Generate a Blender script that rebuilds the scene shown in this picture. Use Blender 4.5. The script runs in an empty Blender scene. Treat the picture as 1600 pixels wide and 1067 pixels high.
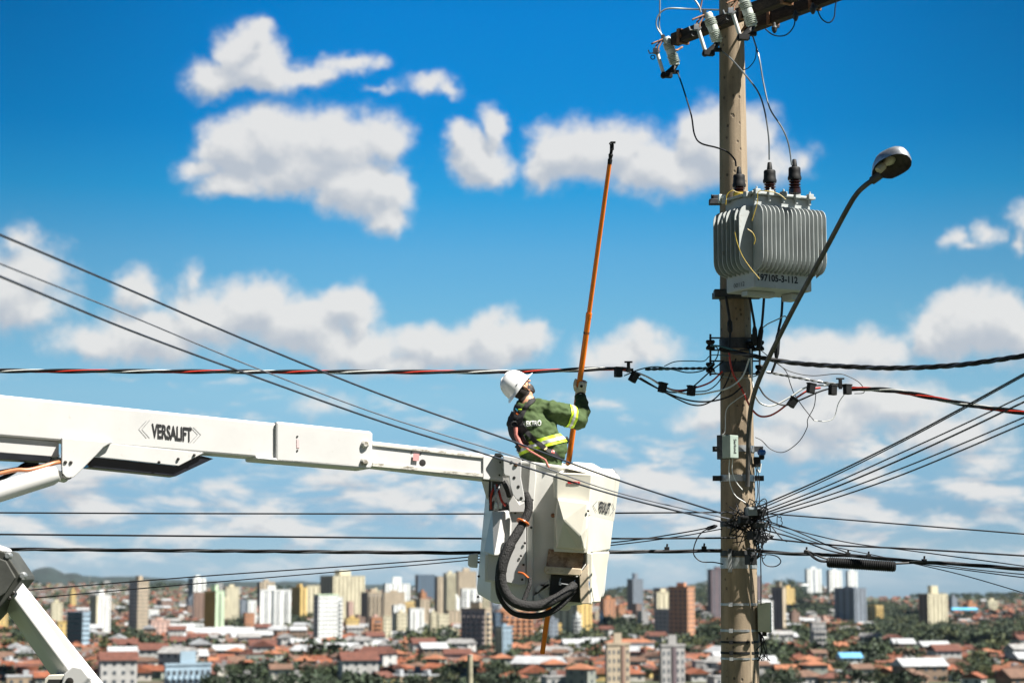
import bpy, bmesh, math, random
import numpy as np
from mathutils import Vector, Matrix, noise
from mathutils.bvhtree import BVHTree
random.seed(7)
R = math.radians
scene = bpy.context.scene
COL = scene.collection
# ------------------------------------------------------------------ camera
F = 3111.1                      # focal length in pixels of a 1600 px wide frame
HOR = 905.0                     # pixel row of the eye level
PIT = math.atan((HOR - 533.5) / F)
CAM = Vector((0, 0, 5.0))
cam_d = bpy.data.cameras.new('camera')
cam = bpy.data.objects.new('camera', cam_d)
COL.objects.link(cam)
cam.location = CAM
cam.rotation_euler = (math.pi / 2 + PIT, 0, 0)
cam_d.lens = 70.0
cam_d.sensor_width = 36.0
cam_d.clip_start = 0.2
cam_d.clip_end = 30000
cam_d.dof.use_dof = True
cam_d.dof.focus_distance = 18.2
cam_d.dof.aperture_fstop = 2.1
scene.camera = cam

def at(px, py, Y):
    u = (px - 800) / F
    v = -(py - 533.5) / F
    c, s = math.cos(PIT), math.sin(PIT)
    d = Vector((u, c - v * s, s + v * c))
    return CAM + d * (Y / d.y)

# ------------------------------------------------------------------ light
SUN_AZ, SUN_EL = R(114), R(56)
SUN = Vector((math.sin(SUN_AZ) * math.cos(SUN_EL), math.cos(SUN_AZ) * math.cos(SUN_EL), math.sin(SUN_EL)))
sun_d = bpy.data.lights.new('sun', 'SUN')
sun = bpy.data.objects.new('sun', sun_d)
COL.objects.link(sun)
sun_d.energy = 5.0
sun_d.angle = R(0.5)
sun_d.color = (1.0, 0.945, 0.86)
sun.rotation_euler = SUN.to_track_quat('Z', 'Y').to_euler()
scene.view_settings.view_transform = 'Standard'
scene.view_settings.look = 'None'
scene.view_settings.exposure = 1.55
scene.view_settings.gamma = 1.0

class NT:
    """tiny node helper"""
    def __init__(s, tree): s.t = tree
    def n(s, typ, **kw):
        nd = s.t.nodes.new(typ)
        for k, v in kw.items():
            if k == 'op': nd.operation = v
            else: setattr(nd, k, v)
        return nd
    def put(s, sock, v):
        if hasattr(v, 'is_output') or isinstance(v, bpy.types.NodeSocket): s.t.links.new(v, sock)
        else: sock.default_value = v
    def m(s, op, a, b=None, c=None, clamp=False):
        nd = s.n('ShaderNodeMath', op=op); nd.use_clamp = clamp
        s.put(nd.inputs[0], a)
        if b is not None: s.put(nd.inputs[1], b)
        if c is not None: s.put(nd.inputs[2], c)
        return nd.outputs[0]
    def vm(s, op, a, b=None):
        nd = s.n('ShaderNodeVectorMath', op=op)
        s.put(nd.inputs[0], a)
        if b is not None: s.put(nd.inputs[1], b)
        return nd.outputs['Value'] if op in ('LENGTH', 'DOT_PRODUCT') else nd.outputs['Vector']
    def noise(s, vec, scale, detail=3, rough=.5, dist=0):
        nd = s.n('ShaderNodeTexNoise')
        if vec is not None: s.put(nd.inputs['Vector'], vec)
        nd.inputs['Scale'].default_value = scale; nd.inputs['Detail'].default_value = detail
        nd.inputs['Roughness'].default_value = rough; nd.inputs['Distortion'].default_value = dist
        return nd
    def ramp(s, fac, stops, interp='LINEAR'):
        nd = s.n('ShaderNodeValToRGB'); s.put(nd.inputs[0], fac)
        cr = nd.color_ramp; cr.interpolation = interp
        while len(cr.elements) > 1: cr.elements.remove(cr.elements[-1])
        for i, (p, c) in enumerate(stops):
            e = cr.elements[0] if i == 0 else cr.elements.new(p)
            e.position = p; e.color = (*c, 1) if len(c) == 3 else c
        return nd.outputs[0]
    def mr(s, v, a, b, c=0, d=1, smooth=False):
        nd = s.n('ShaderNodeMapRange')
        if smooth: nd.interpolation_type = 'SMOOTHSTEP'
        for i, q in enumerate((v, a, b, c, d)): s.put(nd.inputs[i], q)
        return nd.outputs[0]
    def mix(s, f, a, b, mode='MIX'):
        nd = s.n('ShaderNodeMix'); nd.data_type = 'RGBA'; nd.blend_type = mode
        s.put(nd.inputs[0], f); s.put(nd.inputs[6], a if not isinstance(a, tuple) else (*a, 1)[:4]); s.put(nd.inputs[7], b if not isinstance(b, tuple) else (*b, 1)[:4])
        return nd.outputs[2]

def ang(px, py):
    d = (at(px, py, 100) - CAM).normalized()
    return math.atan2(d.x, d.y) * 3.111, math.asin(d.z) * 3.111

world = bpy.data.worlds.new('World'); scene.world = world
world.use_nodes = True
wt = world.node_tree; wt.nodes.clear()
# cloud density as a node group of the view direction (azimuth, elevation)
BLOBS = [  # px, py, rx, ry, strength : heaps of the upper sky
 (378, 80, 62, 62, 1.2), (385, 112, 76, 42, 1.2), (540, 290, 70, 44, 1.1), (470, 262, 120, 40, 1.1), (30, 480, 70, 36, .9), (345, 118, 70, 38, 1.0), (420, 110, 70, 46, 1.0), (395, 48, 34, 34, 1.0), (470, 128, 60, 26, .8), (545, 103, 50, 22, .8), (575, 105, 22, 14, .5), (505, 118, 50, 18, .7),
 (665, 132, 50, 22, .75), (705, 143, 36, 16, .65), (650, 120, 16, 16, .5), (600, 145, 34, 10, .4),
 (370, 235, 80, 62, 1.1), (430, 225, 110, 60, 1.1), (520, 230, 120, 66, 1.1), (600, 220, 50, 56, .9), (590, 290, 64, 50, 1.0), (560, 310, 90, 46, 1.0), (600, 335, 46, 30, .8), (350, 285, 66, 34, .9), (450, 278, 110, 46, 1.0), (310, 262, 46, 24, .7),
 (745, 245, 58, 54, 1.1), (775, 200, 30, 40, .9), (725, 215, 36, 34, .9), (760, 262, 50, 34, .9),
 (880, 250, 66, 62, 1.1), (940, 240, 90, 66, 1.1), (1010, 262, 90, 52, 1.0), (1060, 260, 90, 50, 1.0), (1110, 225, 76, 80, 1.2), (1165, 225, 60, 66, 1.0), (1200, 262, 60, 40, .8), (1255, 258, 40, 26, .5), (850, 275, 50, 36, .9), (1000, 215, 50, 30, .6),
 (1545, 362, 30, 26, .6), (1495, 372, 26, 22, .55), (1598, 335, 26, 22, .5), (1600, 375, 20, 26, .5), (1520, 385, 40, 12, .4),
 (20, 455, 110, 76, 1.0), (70, 425, 60, 50, .8), (30, 380, 50, 30, .5), (215, 450, 50, 44, .8), (300, 430, 26, 30, .5), (240, 520, 130, 56, 1.0), (330, 490, 90, 62, 1.0), (400, 480, 90, 60, 1.1), (470, 510, 110, 66, 1.1), (545, 480, 70, 46, 1.0), (560, 540, 110, 46, 1.0),
 (680, 535, 90, 40, 1.0), (770, 530, 80, 46, 1.1), (820, 535, 50, 34, .9), (640, 560, 120, 28, .8), (150, 530, 90, 40, .8), (560, 500, 40, 50, .8),
 (985, 550, 90, 40, .8), (1000, 525, 46, 30, .7), (930, 560, 60, 30, .6),
 (1280, 555, 100, 46, .9), (1350, 560, 80, 46, .9), (1240, 590, 100, 36, .8), (1500, 510, 90, 62, 1.2), (1550, 510, 80, 66, 1.2), (1450, 525, 60, 44, 1.0), (1600, 530, 60, 50, 1.0),
 (1120, 655, 80, 34, .9), (1290, 640, 150, 50, .9), (1400, 625, 130, 42, .9), (1220, 690, 150, 40, .8), (1480, 670, 120, 44, .8), (1560, 640, 60, 30, .6), (500, 625, 60, 24, .5),
]
g = bpy.data.node_groups.new('cloud_field', 'ShaderNodeTree')
g.interface.new_socket('p', in_out='INPUT', socket_type='NodeSocketVector')
g.interface.new_socket('raw', in_out='OUTPUT', socket_type='NodeSocketFloat')
G = NT(g); gi = G.n('NodeGroupInput'); go = G.n('NodeGroupOutput')
P = gi.outputs[0]
w1 = G.noise(P, 9, 2, .5)
wv = G.vm('SUBTRACT', w1.outputs['Color'], (.5, .5, .5))
wv = G.vm('MULTIPLY', wv, (.09, .07, 0))
w2 = G.noise(P, 34, 3, .6)
wv2 = G.vm('MULTIPLY', G.vm('SUBTRACT', w2.outputs['Color'], (.5, .5, .5)), (.035, .03, 0))
PW = G.vm('ADD', G.vm('ADD', P, wv), wv2)
cur = None
for (bx, by, rx, ry, st) in BLOBS:
    u, v = ang(bx, by)
    q = G.vm('MULTIPLY', G.vm('SUBTRACT', PW, (u, v, 0)), (1000 / rx, 1000 / ry, 0))
    l = G.vm('LENGTH', q)
    k = G.m('MULTIPLY_ADD', l, -st, st)
    cur = k if cur is None else G.m('SMOOTH_MAX', cur, k, .3)
fb = G.noise(P, 22, 7, .62).outputs['Fac']
raw = G.m('ADD', G.m('MAXIMUM', cur, -.9), G.m('MULTIPLY', G.m('SUBTRACT', fb, .42), .72))
# low, flattened fields near the horizon
sx = G.n('ShaderNodeSeparateXYZ'); G.put(sx.inputs[0], P)
PL = G.vm('MULTIPLY', P, (1, 3.2, 1))
fl = G.noise(PL, 6.5, 7, .6, .3).outputs['Fac']
thr = G.n('ShaderNodeFloatCurve'); G.put(thr.inputs['Value'], G.mr(sx.outputs[1], 0, .9))
cv = thr.mapping.curves[0]
pts = [(0, .44), (.05, .44), (.13, .40), (.2, .445), (.3, .52), (.37, .60), (.5, .8), (1, .9)]
cv.points[0].location = pts[0]; cv.points[-1].location = pts[-1]
for p_ in pts[1:-1]: cv.points.new(*p_)
thr.mapping.update()
low = G.m('MULTIPLY', G.m('SUBTRACT', fl, thr.outputs[0]), 3.2)
raw = G.m('MAXIMUM', raw, low)
G.put(go.inputs[0], raw)

W = NT(wt)
tc = W.n('ShaderNodeTexCoord')
D = W.vm('NORMALIZE', tc.outputs['Generated'])
sep = W.n('ShaderNodeSeparateXYZ'); W.put(sep.inputs[0], D)
az = W.m('MULTIPLY', W.m('ARCTAN2', sep.outputs[0], sep.outputs[1]), 3.111)
el = W.m('MULTIPLY', W.m('ARCSINE', sep.outputs[2]), 3.111)
cmb = W.n('ShaderNodeCombineXYZ'); W.put(cmb.inputs[0], az); W.put(cmb.inputs[1], el)
def fld(off):
    nd = W.n('ShaderNodeGroup'); nd.node_tree = g
    W.put(nd.inputs[0], W.vm('ADD', cmb.outputs[0], off) if off else cmb.outputs[0])
    return nd.outputs[0]
r0 = fld(None); r1 = fld((.010, .028, 0))
cover = W.m('POWER', W.mr(r0, -.10, .58, 0, 1, True), 1.5)
cover = W.m('MULTIPLY', cover, W.mr(el, -.02, .05, 0, .96))
lit = W.m('SUBTRACT', r0, r1)                       # >0 on the sunward side of each heap
lit = W.mr(lit, -.34, .26, 0, 1)
thick = W.mr(r1, .0, .9, 1, .55)
shade = W.m('MULTIPLY', W.m('ADD', lit, .35), thick)
ccol = W.ramp(shade, [(.06, (.52, .58, .66)), (.36, (.64, .68, .73)), (.62, (.75, .77, .79)), (.95, (.90, .90, .89))])
sky = W.n('ShaderNodeTexSky'); sky.sky_type = 'NISHITA'; sky.sun_disc = False
sky.sun_elevation = SUN_EL; sky.sun_rotation = SUN_AZ; sky.altitude = 500
sky.air_density = 1.0; sky.dust_density = .6; sky.ozone_density = 3.0
hs = W.n('ShaderNodeHueSaturation'); hs.inputs['Saturation'].default_value = 1.15
W.put(hs.inputs['Color'], sky.outputs[0])
grade = W.ramp(W.mr(el, 0, 1.6), [(0.003, (0.391, 0.586, 0.916)), (0.065, (0.3, 0.458, 0.702)), (0.127, (0.367, 0.525, 0.656)), (0.177, (0.485, 0.629, 0.67)), (0.252, (0.41, 0.659, 0.676)), (0.314, (0.319, 0.655, 0.71)), (0.377, (0.089, 0.607, 0.747)), (0.439, (0.02, 0.53, 0.763)), (0.549, (0.008, 0.53, 0.81)), (.70, (.03, .26, .42)), (1, (.08, .16, .24))])
skyc = W.mix(1.0, hs.outputs[0], grade, 'MULTIPLY')
side = W.m('MULTIPLY', W.mr(W.m('ABSOLUTE', az), .15, .95, 0, 1, True), W.mr(el, .3, .9, .1, .45))
skyc = W.mix(side, skyc, (0, .05, .12))
CG = 4.9                                            # cloud radiance in the units of the sky texture
cc = W.vm('MULTIPLY', ccol, (CG, CG, CG))
allc = W.mix(cover, skyc, cc)
bg = W.n('ShaderNodeBackground'); W.put(bg.inputs[0], allc); bg.inputs[1].default_value = .062
wo = W.n('ShaderNodeOutputWorld'); W.put(wo.inputs[0], bg.outputs[0])

# ------------------------------------------------------------------ materials
def mat(name, col, rough=.6, metal=0, var=.08, vscale=6, bump=0, bscale=40, spec=.5, dirt=None, stretch=None, trans=0):
    m = bpy.data.materials.new(name); m.use_nodes = True
    t = m.node_tree; t.nodes.clear(); N = NT(t)
    tc = N.n('ShaderNodeTexCoord'); co = tc.outputs['Object']
    if stretch: co = N.vm('MULTIPLY', co, stretch)
    nz = N.noise(co, vscale, 5, .6).outputs['Fac']
    lo = tuple(max(0, c * (1 - var * 2)) for c in col); hi = tuple(min(1, c * (1 + var)) for c in col)
    c = N.ramp(nz, [(.3, lo), (.7, hi)])
    if dirt:   # (colour, amount threshold, scale)
        dz = N.noise(N.vm('ADD', co, (3.1, 7.7, 1.3)), dirt[2], 6, .7).outputs['Fac']
        c = N.mix(N.mr(dz, dirt[1], dirt[1] + .12, 0, .8), c, dirt[0])
    b = N.n('ShaderNodeBsdfPrincipled')
    N.put(b.inputs['Base Color'], c); b.inputs['Roughness'].default_value = rough
    b.inputs['Metallic'].default_value = metal; b.inputs['Specular IOR Level'].default_value = spec
    if trans: b.inputs['Transmission Weight'].default_value = trans
    if bump:
        bn = N.noise(co, bscale, 4, .6).outputs['Fac']
        bp = N.n('ShaderNodeBump'); bp.inputs['Strength'].default_value = bump; bp.inputs['Distance'].default_value = .02
        N.put(bp.inputs['Height'], bn); N.put(b.inputs['Normal'], bp.outputs[0])
    o = N.n('ShaderNodeOutputMaterial'); N.put(o.inputs[0], b.outputs[0])
    return m

# ------------------------------------------------------------------ mesh builder
def frame(d):
    d = d.normalized(); a = Vector((0, 0, 1)) if abs(d.z) < .95 else Vector((1, 0, 0))
    x = d.cross(a).normalized(); y = x.cross(d).normalized()
    return x, y
def smooth_path(pts, n=8):
    """Catmull-Rom through the points"""
    P = [Vector(p) for p in pts]
    if len(P) < 3: return P
    Q = [P[0] * 2 - P[1]] + P + [P[-1] * 2 - P[-2]]
    out = []
    for i in range(1, len(Q) - 2):
        a, b, c, d = Q[i - 1], Q[i], Q[i + 1], Q[i + 2]
        for k in range(n):
            t = k / n
            out.append(.5 * ((2 * b) + (c - a) * t + (2 * a - 5 * b + 4 * c - d) * t * t + (3 * b - a - 3 * c + d) * t ** 3))
    out.append(P[-1]); return out
class MB:
    def __init__(s): s.v = []; s.f = []; s.mi = []; s.cur = 0
    def add(s, vs, fs):
        o = len(s.v); s.v += [Vector(q) for q in vs]
        for f in fs: s.f.append(tuple(i + o for i in f)); s.mi.append(s.cur)
        return s
    def box(s, c, sz, rz=0, M=None):
        x, y, z = sz[0] / 2, sz[1] / 2, sz[2] / 2
        vs = [Vector((i * x, j * y, k * z)) for i in (-1, 1) for j in (-1, 1) for k in (-1, 1)]
        M = M or Matrix.Rotation(rz, 3, 'Z')
        return s.add([M @ q + Vector(c) for q in vs], [(0, 1, 3, 2), (4, 6, 7, 5), (0, 4, 5, 1), (2, 3, 7, 6), (0, 2, 6, 4), (1, 5, 7, 3)])
    def tube(s, pts, r, n=8, cap=True, closed=False):
        P = [Vector(p) for p in pts]; N = len(P)
        rs = r if isinstance(r, (list, tuple)) else [r] * N
        x = None; vs = []
        for i, p in enumerate(P):
            if closed: t = P[(i + 1) % N] - P[i - 1]
            else: t = P[min(i + 1, N - 1)] - P[max(i - 1, 0)]
            if t.length < 1e-9: t = Vector((0, 0, 1))
            t.normalize()
            if x is None: x, y = frame(t); y = t.cross(x)
            else:
                x = (x - t * x.dot(t))
                if x.length < 1e-6: x, y = frame(t)
                x.normalize(); y = t.cross(x)
            for k in range(n):
                a = 2 * math.pi * k / n
                vs.append(p + (x * math.cos(a) + y * math.sin(a)) * rs[i])
        fs = []
        for i in range(N if closed else N - 1):
            j = (i + 1) % N
            for k in range(n):
                k2 = (k + 1) % n
                fs.append((i * n + k, i * n + k2, j * n + k2, j * n + k))
        if cap and not closed:
            fs.append(tuple(range(n - 1, -1, -1))); fs.append(tuple((N - 1) * n + k for k in range(n)))
        return s.add(vs, fs)
    def lathe(s, prof, p0, axis, n=16):
        """prof: list of (radius, distance along axis)"""
        ax = Vector(axis).normalized(); x, y = frame(ax); vs = []; fs = []
        for (r, h) in prof:
            for k in range(n):
                a = 2 * math.pi * k / n
                vs.append(Vector(p0) + ax * h + (x * math.cos(a) + y * math.sin(a)) * max(r, 1e-4))
        for i in range(len(prof) - 1):
            for k in range(n):
                k2 = (k + 1) % n; fs.append((i * n + k, i * n + k2, (i + 1) * n + k2, (i + 1) * n + k))
        fs.append(tuple(range(n - 1, -1, -1))); fs.append(tuple((len(prof) - 1) * n + k for k in range(n)))
        return s.add(vs, fs)
    def loft(s, rings, cap=True, close=True):
        n = len(rings[0]); vs = [q for r in rings for q in r]; fs = []
        for i in range(len(rings) - 1):
            for k in range(n if close else n - 1):
                k2 = (k + 1) % n; fs.append((i * n + k, i * n + k2, (i + 1) * n + k2, (i + 1) * n + k))
        if cap: fs.append(tuple(range(n - 1, -1, -1))); fs.append(tuple((len(rings) - 1) * n + k for k in range(n)))
        return s.add(vs, fs)
    def prism(s, pts, off):
        """closed outline of 3-D points pushed along off"""
        P = [Vector(p) for p in pts]; off = Vector(off)
        return s.loft([P, [p + off for p in P]])
    def build(s, name, mats, parent=None, smooth=False, bevel=0, origin=None, sub=0, solid=0):
        me = bpy.data.meshes.new(name)
        if parent is not None: org = Vector(parent['_o'])
        elif origin is not None: org = Vector(origin)
        else:
            xs = [q.x for q in s.v]; ys = [q.y for q in s.v]; zs = [q.z for q in s.v]
            org = Vector(((min(xs) + max(xs)) / 2, (min(ys) + max(ys)) / 2, min(zs)))
        me.from_pydata([tuple(q - org) for q in s.v], [], s.f)
        mats = mats if isinstance(mats, (list, tuple)) else [mats]
        for m in mats: me.materials.append(m)
        if len(mats) > 1: me.polygons.foreach_set('material_index', s.mi)
        bm = bmesh.new(); bm.from_mesh(me); bmesh.ops.recalc_face_normals(bm, faces=bm.faces); bm.to_mesh(me); bm.free()
        if smooth:
            me.polygons.foreach_set('use_smooth', [True] * len(me.polygons))
            try: me.set_sharp_from_angle(angle=R(smooth if smooth is not True else 40))
            except Exception: pass
        o = bpy.data.objects.new(name, me); COL.objects.link(o)
        o['_o'] = tuple(org)
        if parent is not None: o.parent = parent
        else: o.location = org
        if solid:
            q = o.modifiers.new('solid', 'SOLIDIFY'); q.thickness = solid; q.offset = -1
        if bevel:
            b = o.modifiers.new('bevel', 'BEVEL'); b.width = bevel; b.segments = 2; b.limit_method = 'ANGLE'; b.angle_limit = R(40)
            b.harden_normals = False
        if sub:
            q = o.modifiers.new('sub', 'SUBSURF'); q.levels = sub; q.render_levels = sub
        return o
def tag(o, label, cat, group=None, kind=None):
    if label: o['label'] = label
    if cat: o['category'] = cat
    if group: o['group'] = group
    if kind: o['kind'] = kind
    return o
def thing(name, loc, label, cat, group=None):
    o = bpy.data.objects.new(name, None); COL.objects.link(o)
    o.empty_display_size = .1; o.location = loc; o['_o'] = tuple(loc)
    return tag(o, label, cat, group)
def structure(o):
    o['kind'] = 'structure'; return o
def copy_tree(o, parent=None):
    c = o.copy(); COL.objects.link(c)
    if parent is not None: c.parent = parent
    for ch in list(o.children): copy_tree(ch, c)
    return c
def PX(pts, Y=None):
    return [at(p[0], p[1], p[2] if len(p) > 2 else Y) for p in pts]
# ------------------------------------------------------------------ terrain
def interp(x, tab):
    if x <= tab[0][0]: return tab[0][1]
    for (a, b), (c, d) in zip(tab, tab[1:]):
        if x <= c: return b + (d - b) * (x - a) / (c - a)
    return tab[-1][1]
CREST = [(-400, 912), (0, 912), (300, 917), (500, 922), (750, 926), (1000, 924), (1100, 917), (1220, 912), (1290, 918), (1340, 934), (1440, 934), (1600, 930), (2000, 928)]
def row(D, px):
    h = interp(px, CREST)
    if D <= 5000: s = max(0, (700 / D - .14) / .86) ** .6
    else: s = -(D - 5000) / 5000 * -.35
    return h + (1067 - h) * s
def ground_z(x, y):
    if y > 700:
        px = 800 + F * x / y
        z = 5 - (row(y, px) - HOR) / F * y
        return z + 3.0 * noise.noise(Vector((x / 420, y / 420, 0))) * min(1, (y - 700) / 600)
    z7 = 5 - (row(700, 800) - HOR) / F * 700
    return interp(y, [(-300, 70), (-120, 40), (-40, 12), (-14, 3.2), (0, 0), (58, 0), (100, -3), (200, -10.5), (400, -22), (700, z7)])  # rise behind the camera is added to block low sky light
def dist_for(px, py):
    a, b = 700.0, 5000.0
    for _ in range(40):
        m = (a + b) / 2
        if row(m, px) > py: a = m
        else: b = m
    return a
m_ground = bpy.data.materials.new('ground_soil'); m_ground.use_nodes = True
t = m_ground.node_tree; t.nodes.clear(); N = NT(t)
tc_ = N.n('ShaderNodeTexCoord'); 
gz = N.noise(tc_.outputs['Object'], .012, 6, .65).outputs['Fac']
gz2 = N.noise(tc_.outputs['Object'], .11, 5, .7).outputs['Fac']
gcol = N.ramp(N.m('ADD', N.m('MULTIPLY', gz, .6), N.m('MULTIPLY', gz2, .4)), [(.36, (.018, .03, .012)), (.50, (.03, .045, .018)), (.58, (.07, .05, .035)), (.68, (.12, .08, .055))])
b_ = N.n('ShaderNodeBsdfPrincipled'); N.put(b_.inputs['Base Color'], gcol); b_.inputs['Roughness'].default_value = .95
o_ = N.n('ShaderNodeOutputMaterial'); N.put(o_.inputs[0], b_.outputs[0])
ys = [-300, -120, -80, -40, -14, 0, 30, 58, 80, 100, 150, 200, 300, 400, 550] + [700 + 60 * i for i in range(20)] + [1900 + 120 * i for i in range(27)] + [5500, 6500, 8000, 11000, 16000]
NX = 80
tb = MB(); vs = []; fs = []
for y in ys:
    w = 260 + max(y, 0) * .62
    for i in range(NX + 1):
        x = (i / NX * 2 - 1) * w
        z = ground_z(x, y)
        if y > 5000: z = 5 - (interp(800 + F * x / 5000, CREST) - HOR) / F * 5000 - (y - 5000) * .02
        vs.append((x, y, z))
for j in range(len(ys) - 1):
    for i in range(NX):
        a = j * (NX + 1) + i; fs.append((a, a + 1, a + NX + 2, a + NX + 1))
tb.add(vs, fs)
gobj = structure(tb.build('ground', m_ground, origin=(0, 0, 0), smooth=True))
# far ridge, left
m_hill = mat('hazy_forest_hill', (.012, .024, .022), .95, var=.3, vscale=.02)  # forest colour with some blue of the distant haze mixed in
hb = MB(); vs = []; fs = []
prof = [(-300, 905), (0, 905), (40, 899), (52, 890), (66, 886), (80, 886), (94, 892), (104, 898), (115, 893), (130, 899), (160, 901), (215, 900), (300, 907), (420, 909), (470, 908), (560, 912), (700, 916), (820, 925), (980, 925), (1085, 912), (1110, 906), (1200, 912), (1250, 908), (1310, 925), (1350, 940), (1700, 942)]
n_ = 220
for j in range(7):
    for i in range(n_ + 1):
        px = -300 + 2100 * i / n_
        h = interp(px, prof) + 1.6 * noise.noise(Vector((px / 7, 3, 0))) + .8 * noise.noise(Vector((px / 2.5, 9, 0)))
        k = [0, .5, .8, 1, .9, .5, 0][j]
        Y = 8200 + j * 140
        p = at(px, 935 - (935 - h) * k, Y)
        vs.append((p.x, p.y, p.z - (60 if k == 0 else 0)))
for j in range(6):
    for i in range(n_):
        a = j * (n_ + 1) + i; fs.append((a, a + 1, a + n_ + 2, a + n_ + 1))
hb.add(vs, fs); structure(hb.build('hills', m_hill, origin=(0, 8500, -60), smooth=True))

# ------------------------------------------------------------------ building materials
_mc = {}
def paint(c, rough=.8):
    k = tuple(round(q, 3) for q in c)
    if k not in _mc: _mc[k] = mat('painted_render', c, rough, var=.11, vscale=.22, stretch=(1, 1, .3), dirt=(tuple(q * .55 for q in c), .60, .35))
    return _mc[k]
m_glass = mat('window_glass', (.07, .085, .10), .25, var=.3, vscale=.6)
m_slab = mat('concrete_slab', (.32, .31, .29), .85, var=.08, vscale=.4)
m_tile = [mat('clay_roof_tiles', c, .9, var=.22, vscale=.6) for c in ((.19, .058, .026), (.24, .095, .048), (.10, .036, .024), (.12, .068, .046))]
m_grey = mat('fibre_cement_roof', (.22, .22, .22), .9, var=.2, vscale=.4)
m_metal = mat('sheet_metal_roof', (.31, .325, .34), .6, var=.12, vscale=.4)
m_wall = [mat('house_wall', c, .9, var=.12, vscale=.3) for c in ((.36, .345, .31), (.28, .215, .15), (.20, .14, .10), (.38, .38, .37), (.20, .215, .19), (.34, .26, .10), (.15, .09, .07), (.12, .19, .26))]

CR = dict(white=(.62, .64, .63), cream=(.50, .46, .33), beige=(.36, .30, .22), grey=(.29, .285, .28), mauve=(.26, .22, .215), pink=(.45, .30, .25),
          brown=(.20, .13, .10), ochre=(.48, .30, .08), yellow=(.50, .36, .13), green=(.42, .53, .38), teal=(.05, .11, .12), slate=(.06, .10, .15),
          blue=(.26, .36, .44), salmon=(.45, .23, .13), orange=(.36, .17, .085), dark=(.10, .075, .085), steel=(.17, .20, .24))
def tower(xl, xm, xr, ytop, ybase, wall, side=None, cols=4, scols=2, style='win', tank=True, tankh=9, label='', topc=None, acc=None, name='apartment_tower', D=None, psi=None, visible_base=None):
    """xl..xm the shaded left face, xm..xr the lit front face, rows of the roof line and of the foot"""
    cx = (xl + xr) / 2
    D = D or dist_for(cx, ybase)
    k = D / F
    wl, wr = max(xm - xl, 0) * k, (xr - xm) * k
    if psi is None: psi = R(32) if wl > 0 else R(4)
    W_ = wr / math.cos(psi); Dp = wl / math.sin(psi) if wl > 0 else W_ * .8
    c0 = at(xm, ybase, D)
    zt = at(xm, ytop, D).z
    zb = min(c0.z, ground_z(c0.x, D)) - 3
    H = zt - zb
    ex = Vector((math.cos(psi), math.sin(psi), 0)); ey = Vector((-math.sin(psi), math.cos(psi), 0))
    def wp(a, b, z): return Vector((c0.x, D, 0)) + ex * a + ey * b + Vector((0, 0, z))
    M = Matrix((ex, ey, Vector((0, 0, 1)))).transposed()
    root = thing(name, wp(W_ / 2, Dp / 2, zb), label, 'tower')
    w = CR[wall]; sd = CR[side] if side else w  # side colour often carries the shade of the left face
    b = MB()
    b.box(wp(W_ / 2, Dp / 2, zb + H / 2), (W_, Dp, H), M=M)
    for i, f in enumerate(b.f): pass
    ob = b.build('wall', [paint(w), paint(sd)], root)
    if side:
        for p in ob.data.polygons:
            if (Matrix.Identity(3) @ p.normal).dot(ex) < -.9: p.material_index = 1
    pr = MB()
    pr.box(wp(W_ / 2, Dp / 2, zt + .45), (W_ + .6, Dp + .6, .9), M=M); pr.build('parapet', paint(CR[topc] if topc else tuple(q * .8 for q in w)), root)
    if tank:
        th = tankh * k * 1.0
        q = MB(); q.box(wp(W_ * .5, Dp * .5, zt + .9 + th / 2), (W_ * .34, Dp * .4, th), M=M)
        q.build('water_tank', paint(tuple(z * .92 for z in w)), root)
    fl = 3.0; nf = max(3, int((H - 6) / fl))
    def column(face, a, wd, glass, dep=.12, hfrac=.5, nm='window_column', body=None, out=0):
        """one continuous strip up the facade: rings alternate between window and spandrel"""
        q = MB(); rings = []; ms = []
        z = zt - 1.6
        def ring(z, d):
            if face == 'f': return [wp(a - wd / 2, .05, z), wp(a - wd / 2, -d, z), wp(a + wd / 2, -d, z), wp(a + wd / 2, .05, z)]
            return [wp(.05, a + wd / 2, z), wp(-d, a + wd / 2, z), wp(-d, a - wd / 2, z), wp(.05, a - wd / 2, z)]
        for i in range(nf):
            z0 = zt - 1.6 - fl * i; z1 = z0 - fl * hfrac
            if z1 < zb + 3: break
            rings += [ring(z0, dep), ring(z1, dep)]; ms += [0, 1]
            if out: rings += [ring(z1 - .01, out), ring(z0 - fl + .01, out)]; ms += [1, 1]
        if len(rings) < 2: return
        q.loft(rings, cap=True)
        n4 = len(rings) - 1
        q.mi = [ms[i // 4] if i < n4 * 4 else 1 for i in range(len(q.f))]
        q.build(nm, [glass, body or paint(w if face == 'f' else sd)], root)
    for (face, n, L) in (('f', cols, W_), ('s', scols if wl > 0 else 0, Dp)):
        for i in range(n):
            a = (i + .5) / n * L; cell = L / n
            if style == 'win': column(face, a, cell * .42, m_glass)
            elif style == 'band': column(face, a, cell * .84, m_glass, hfrac=.42)
            elif style == 'strip': column(face, a, cell * .38, paint(tuple(z * .35 for z in (w if face == 'f' else sd))), body=paint(tuple(z * .55 for z in (w if face == 'f' else sd))), hfrac=.55, nm='window_strip')
            elif style == 'balc': column(face, a, cell * .6, m_glass, hfrac=.6, nm='balcony_column', out=1.2, body=paint(tuple(min(1, z * 1.1) for z in (w if face == 'f' else sd))))
    if acc:
        for (a0, a1, c) in acc:
            q = MB(); q.box(wp(W_ * (a0 + a1) / 2, -.25, zb + H / 2), (W_ * (a1 - a0), .7, H - .5), M=M)
            q.build('facade_stripe', paint(CR[c] if isinstance(c, str) else c), root)
    return root
T = tower
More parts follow.
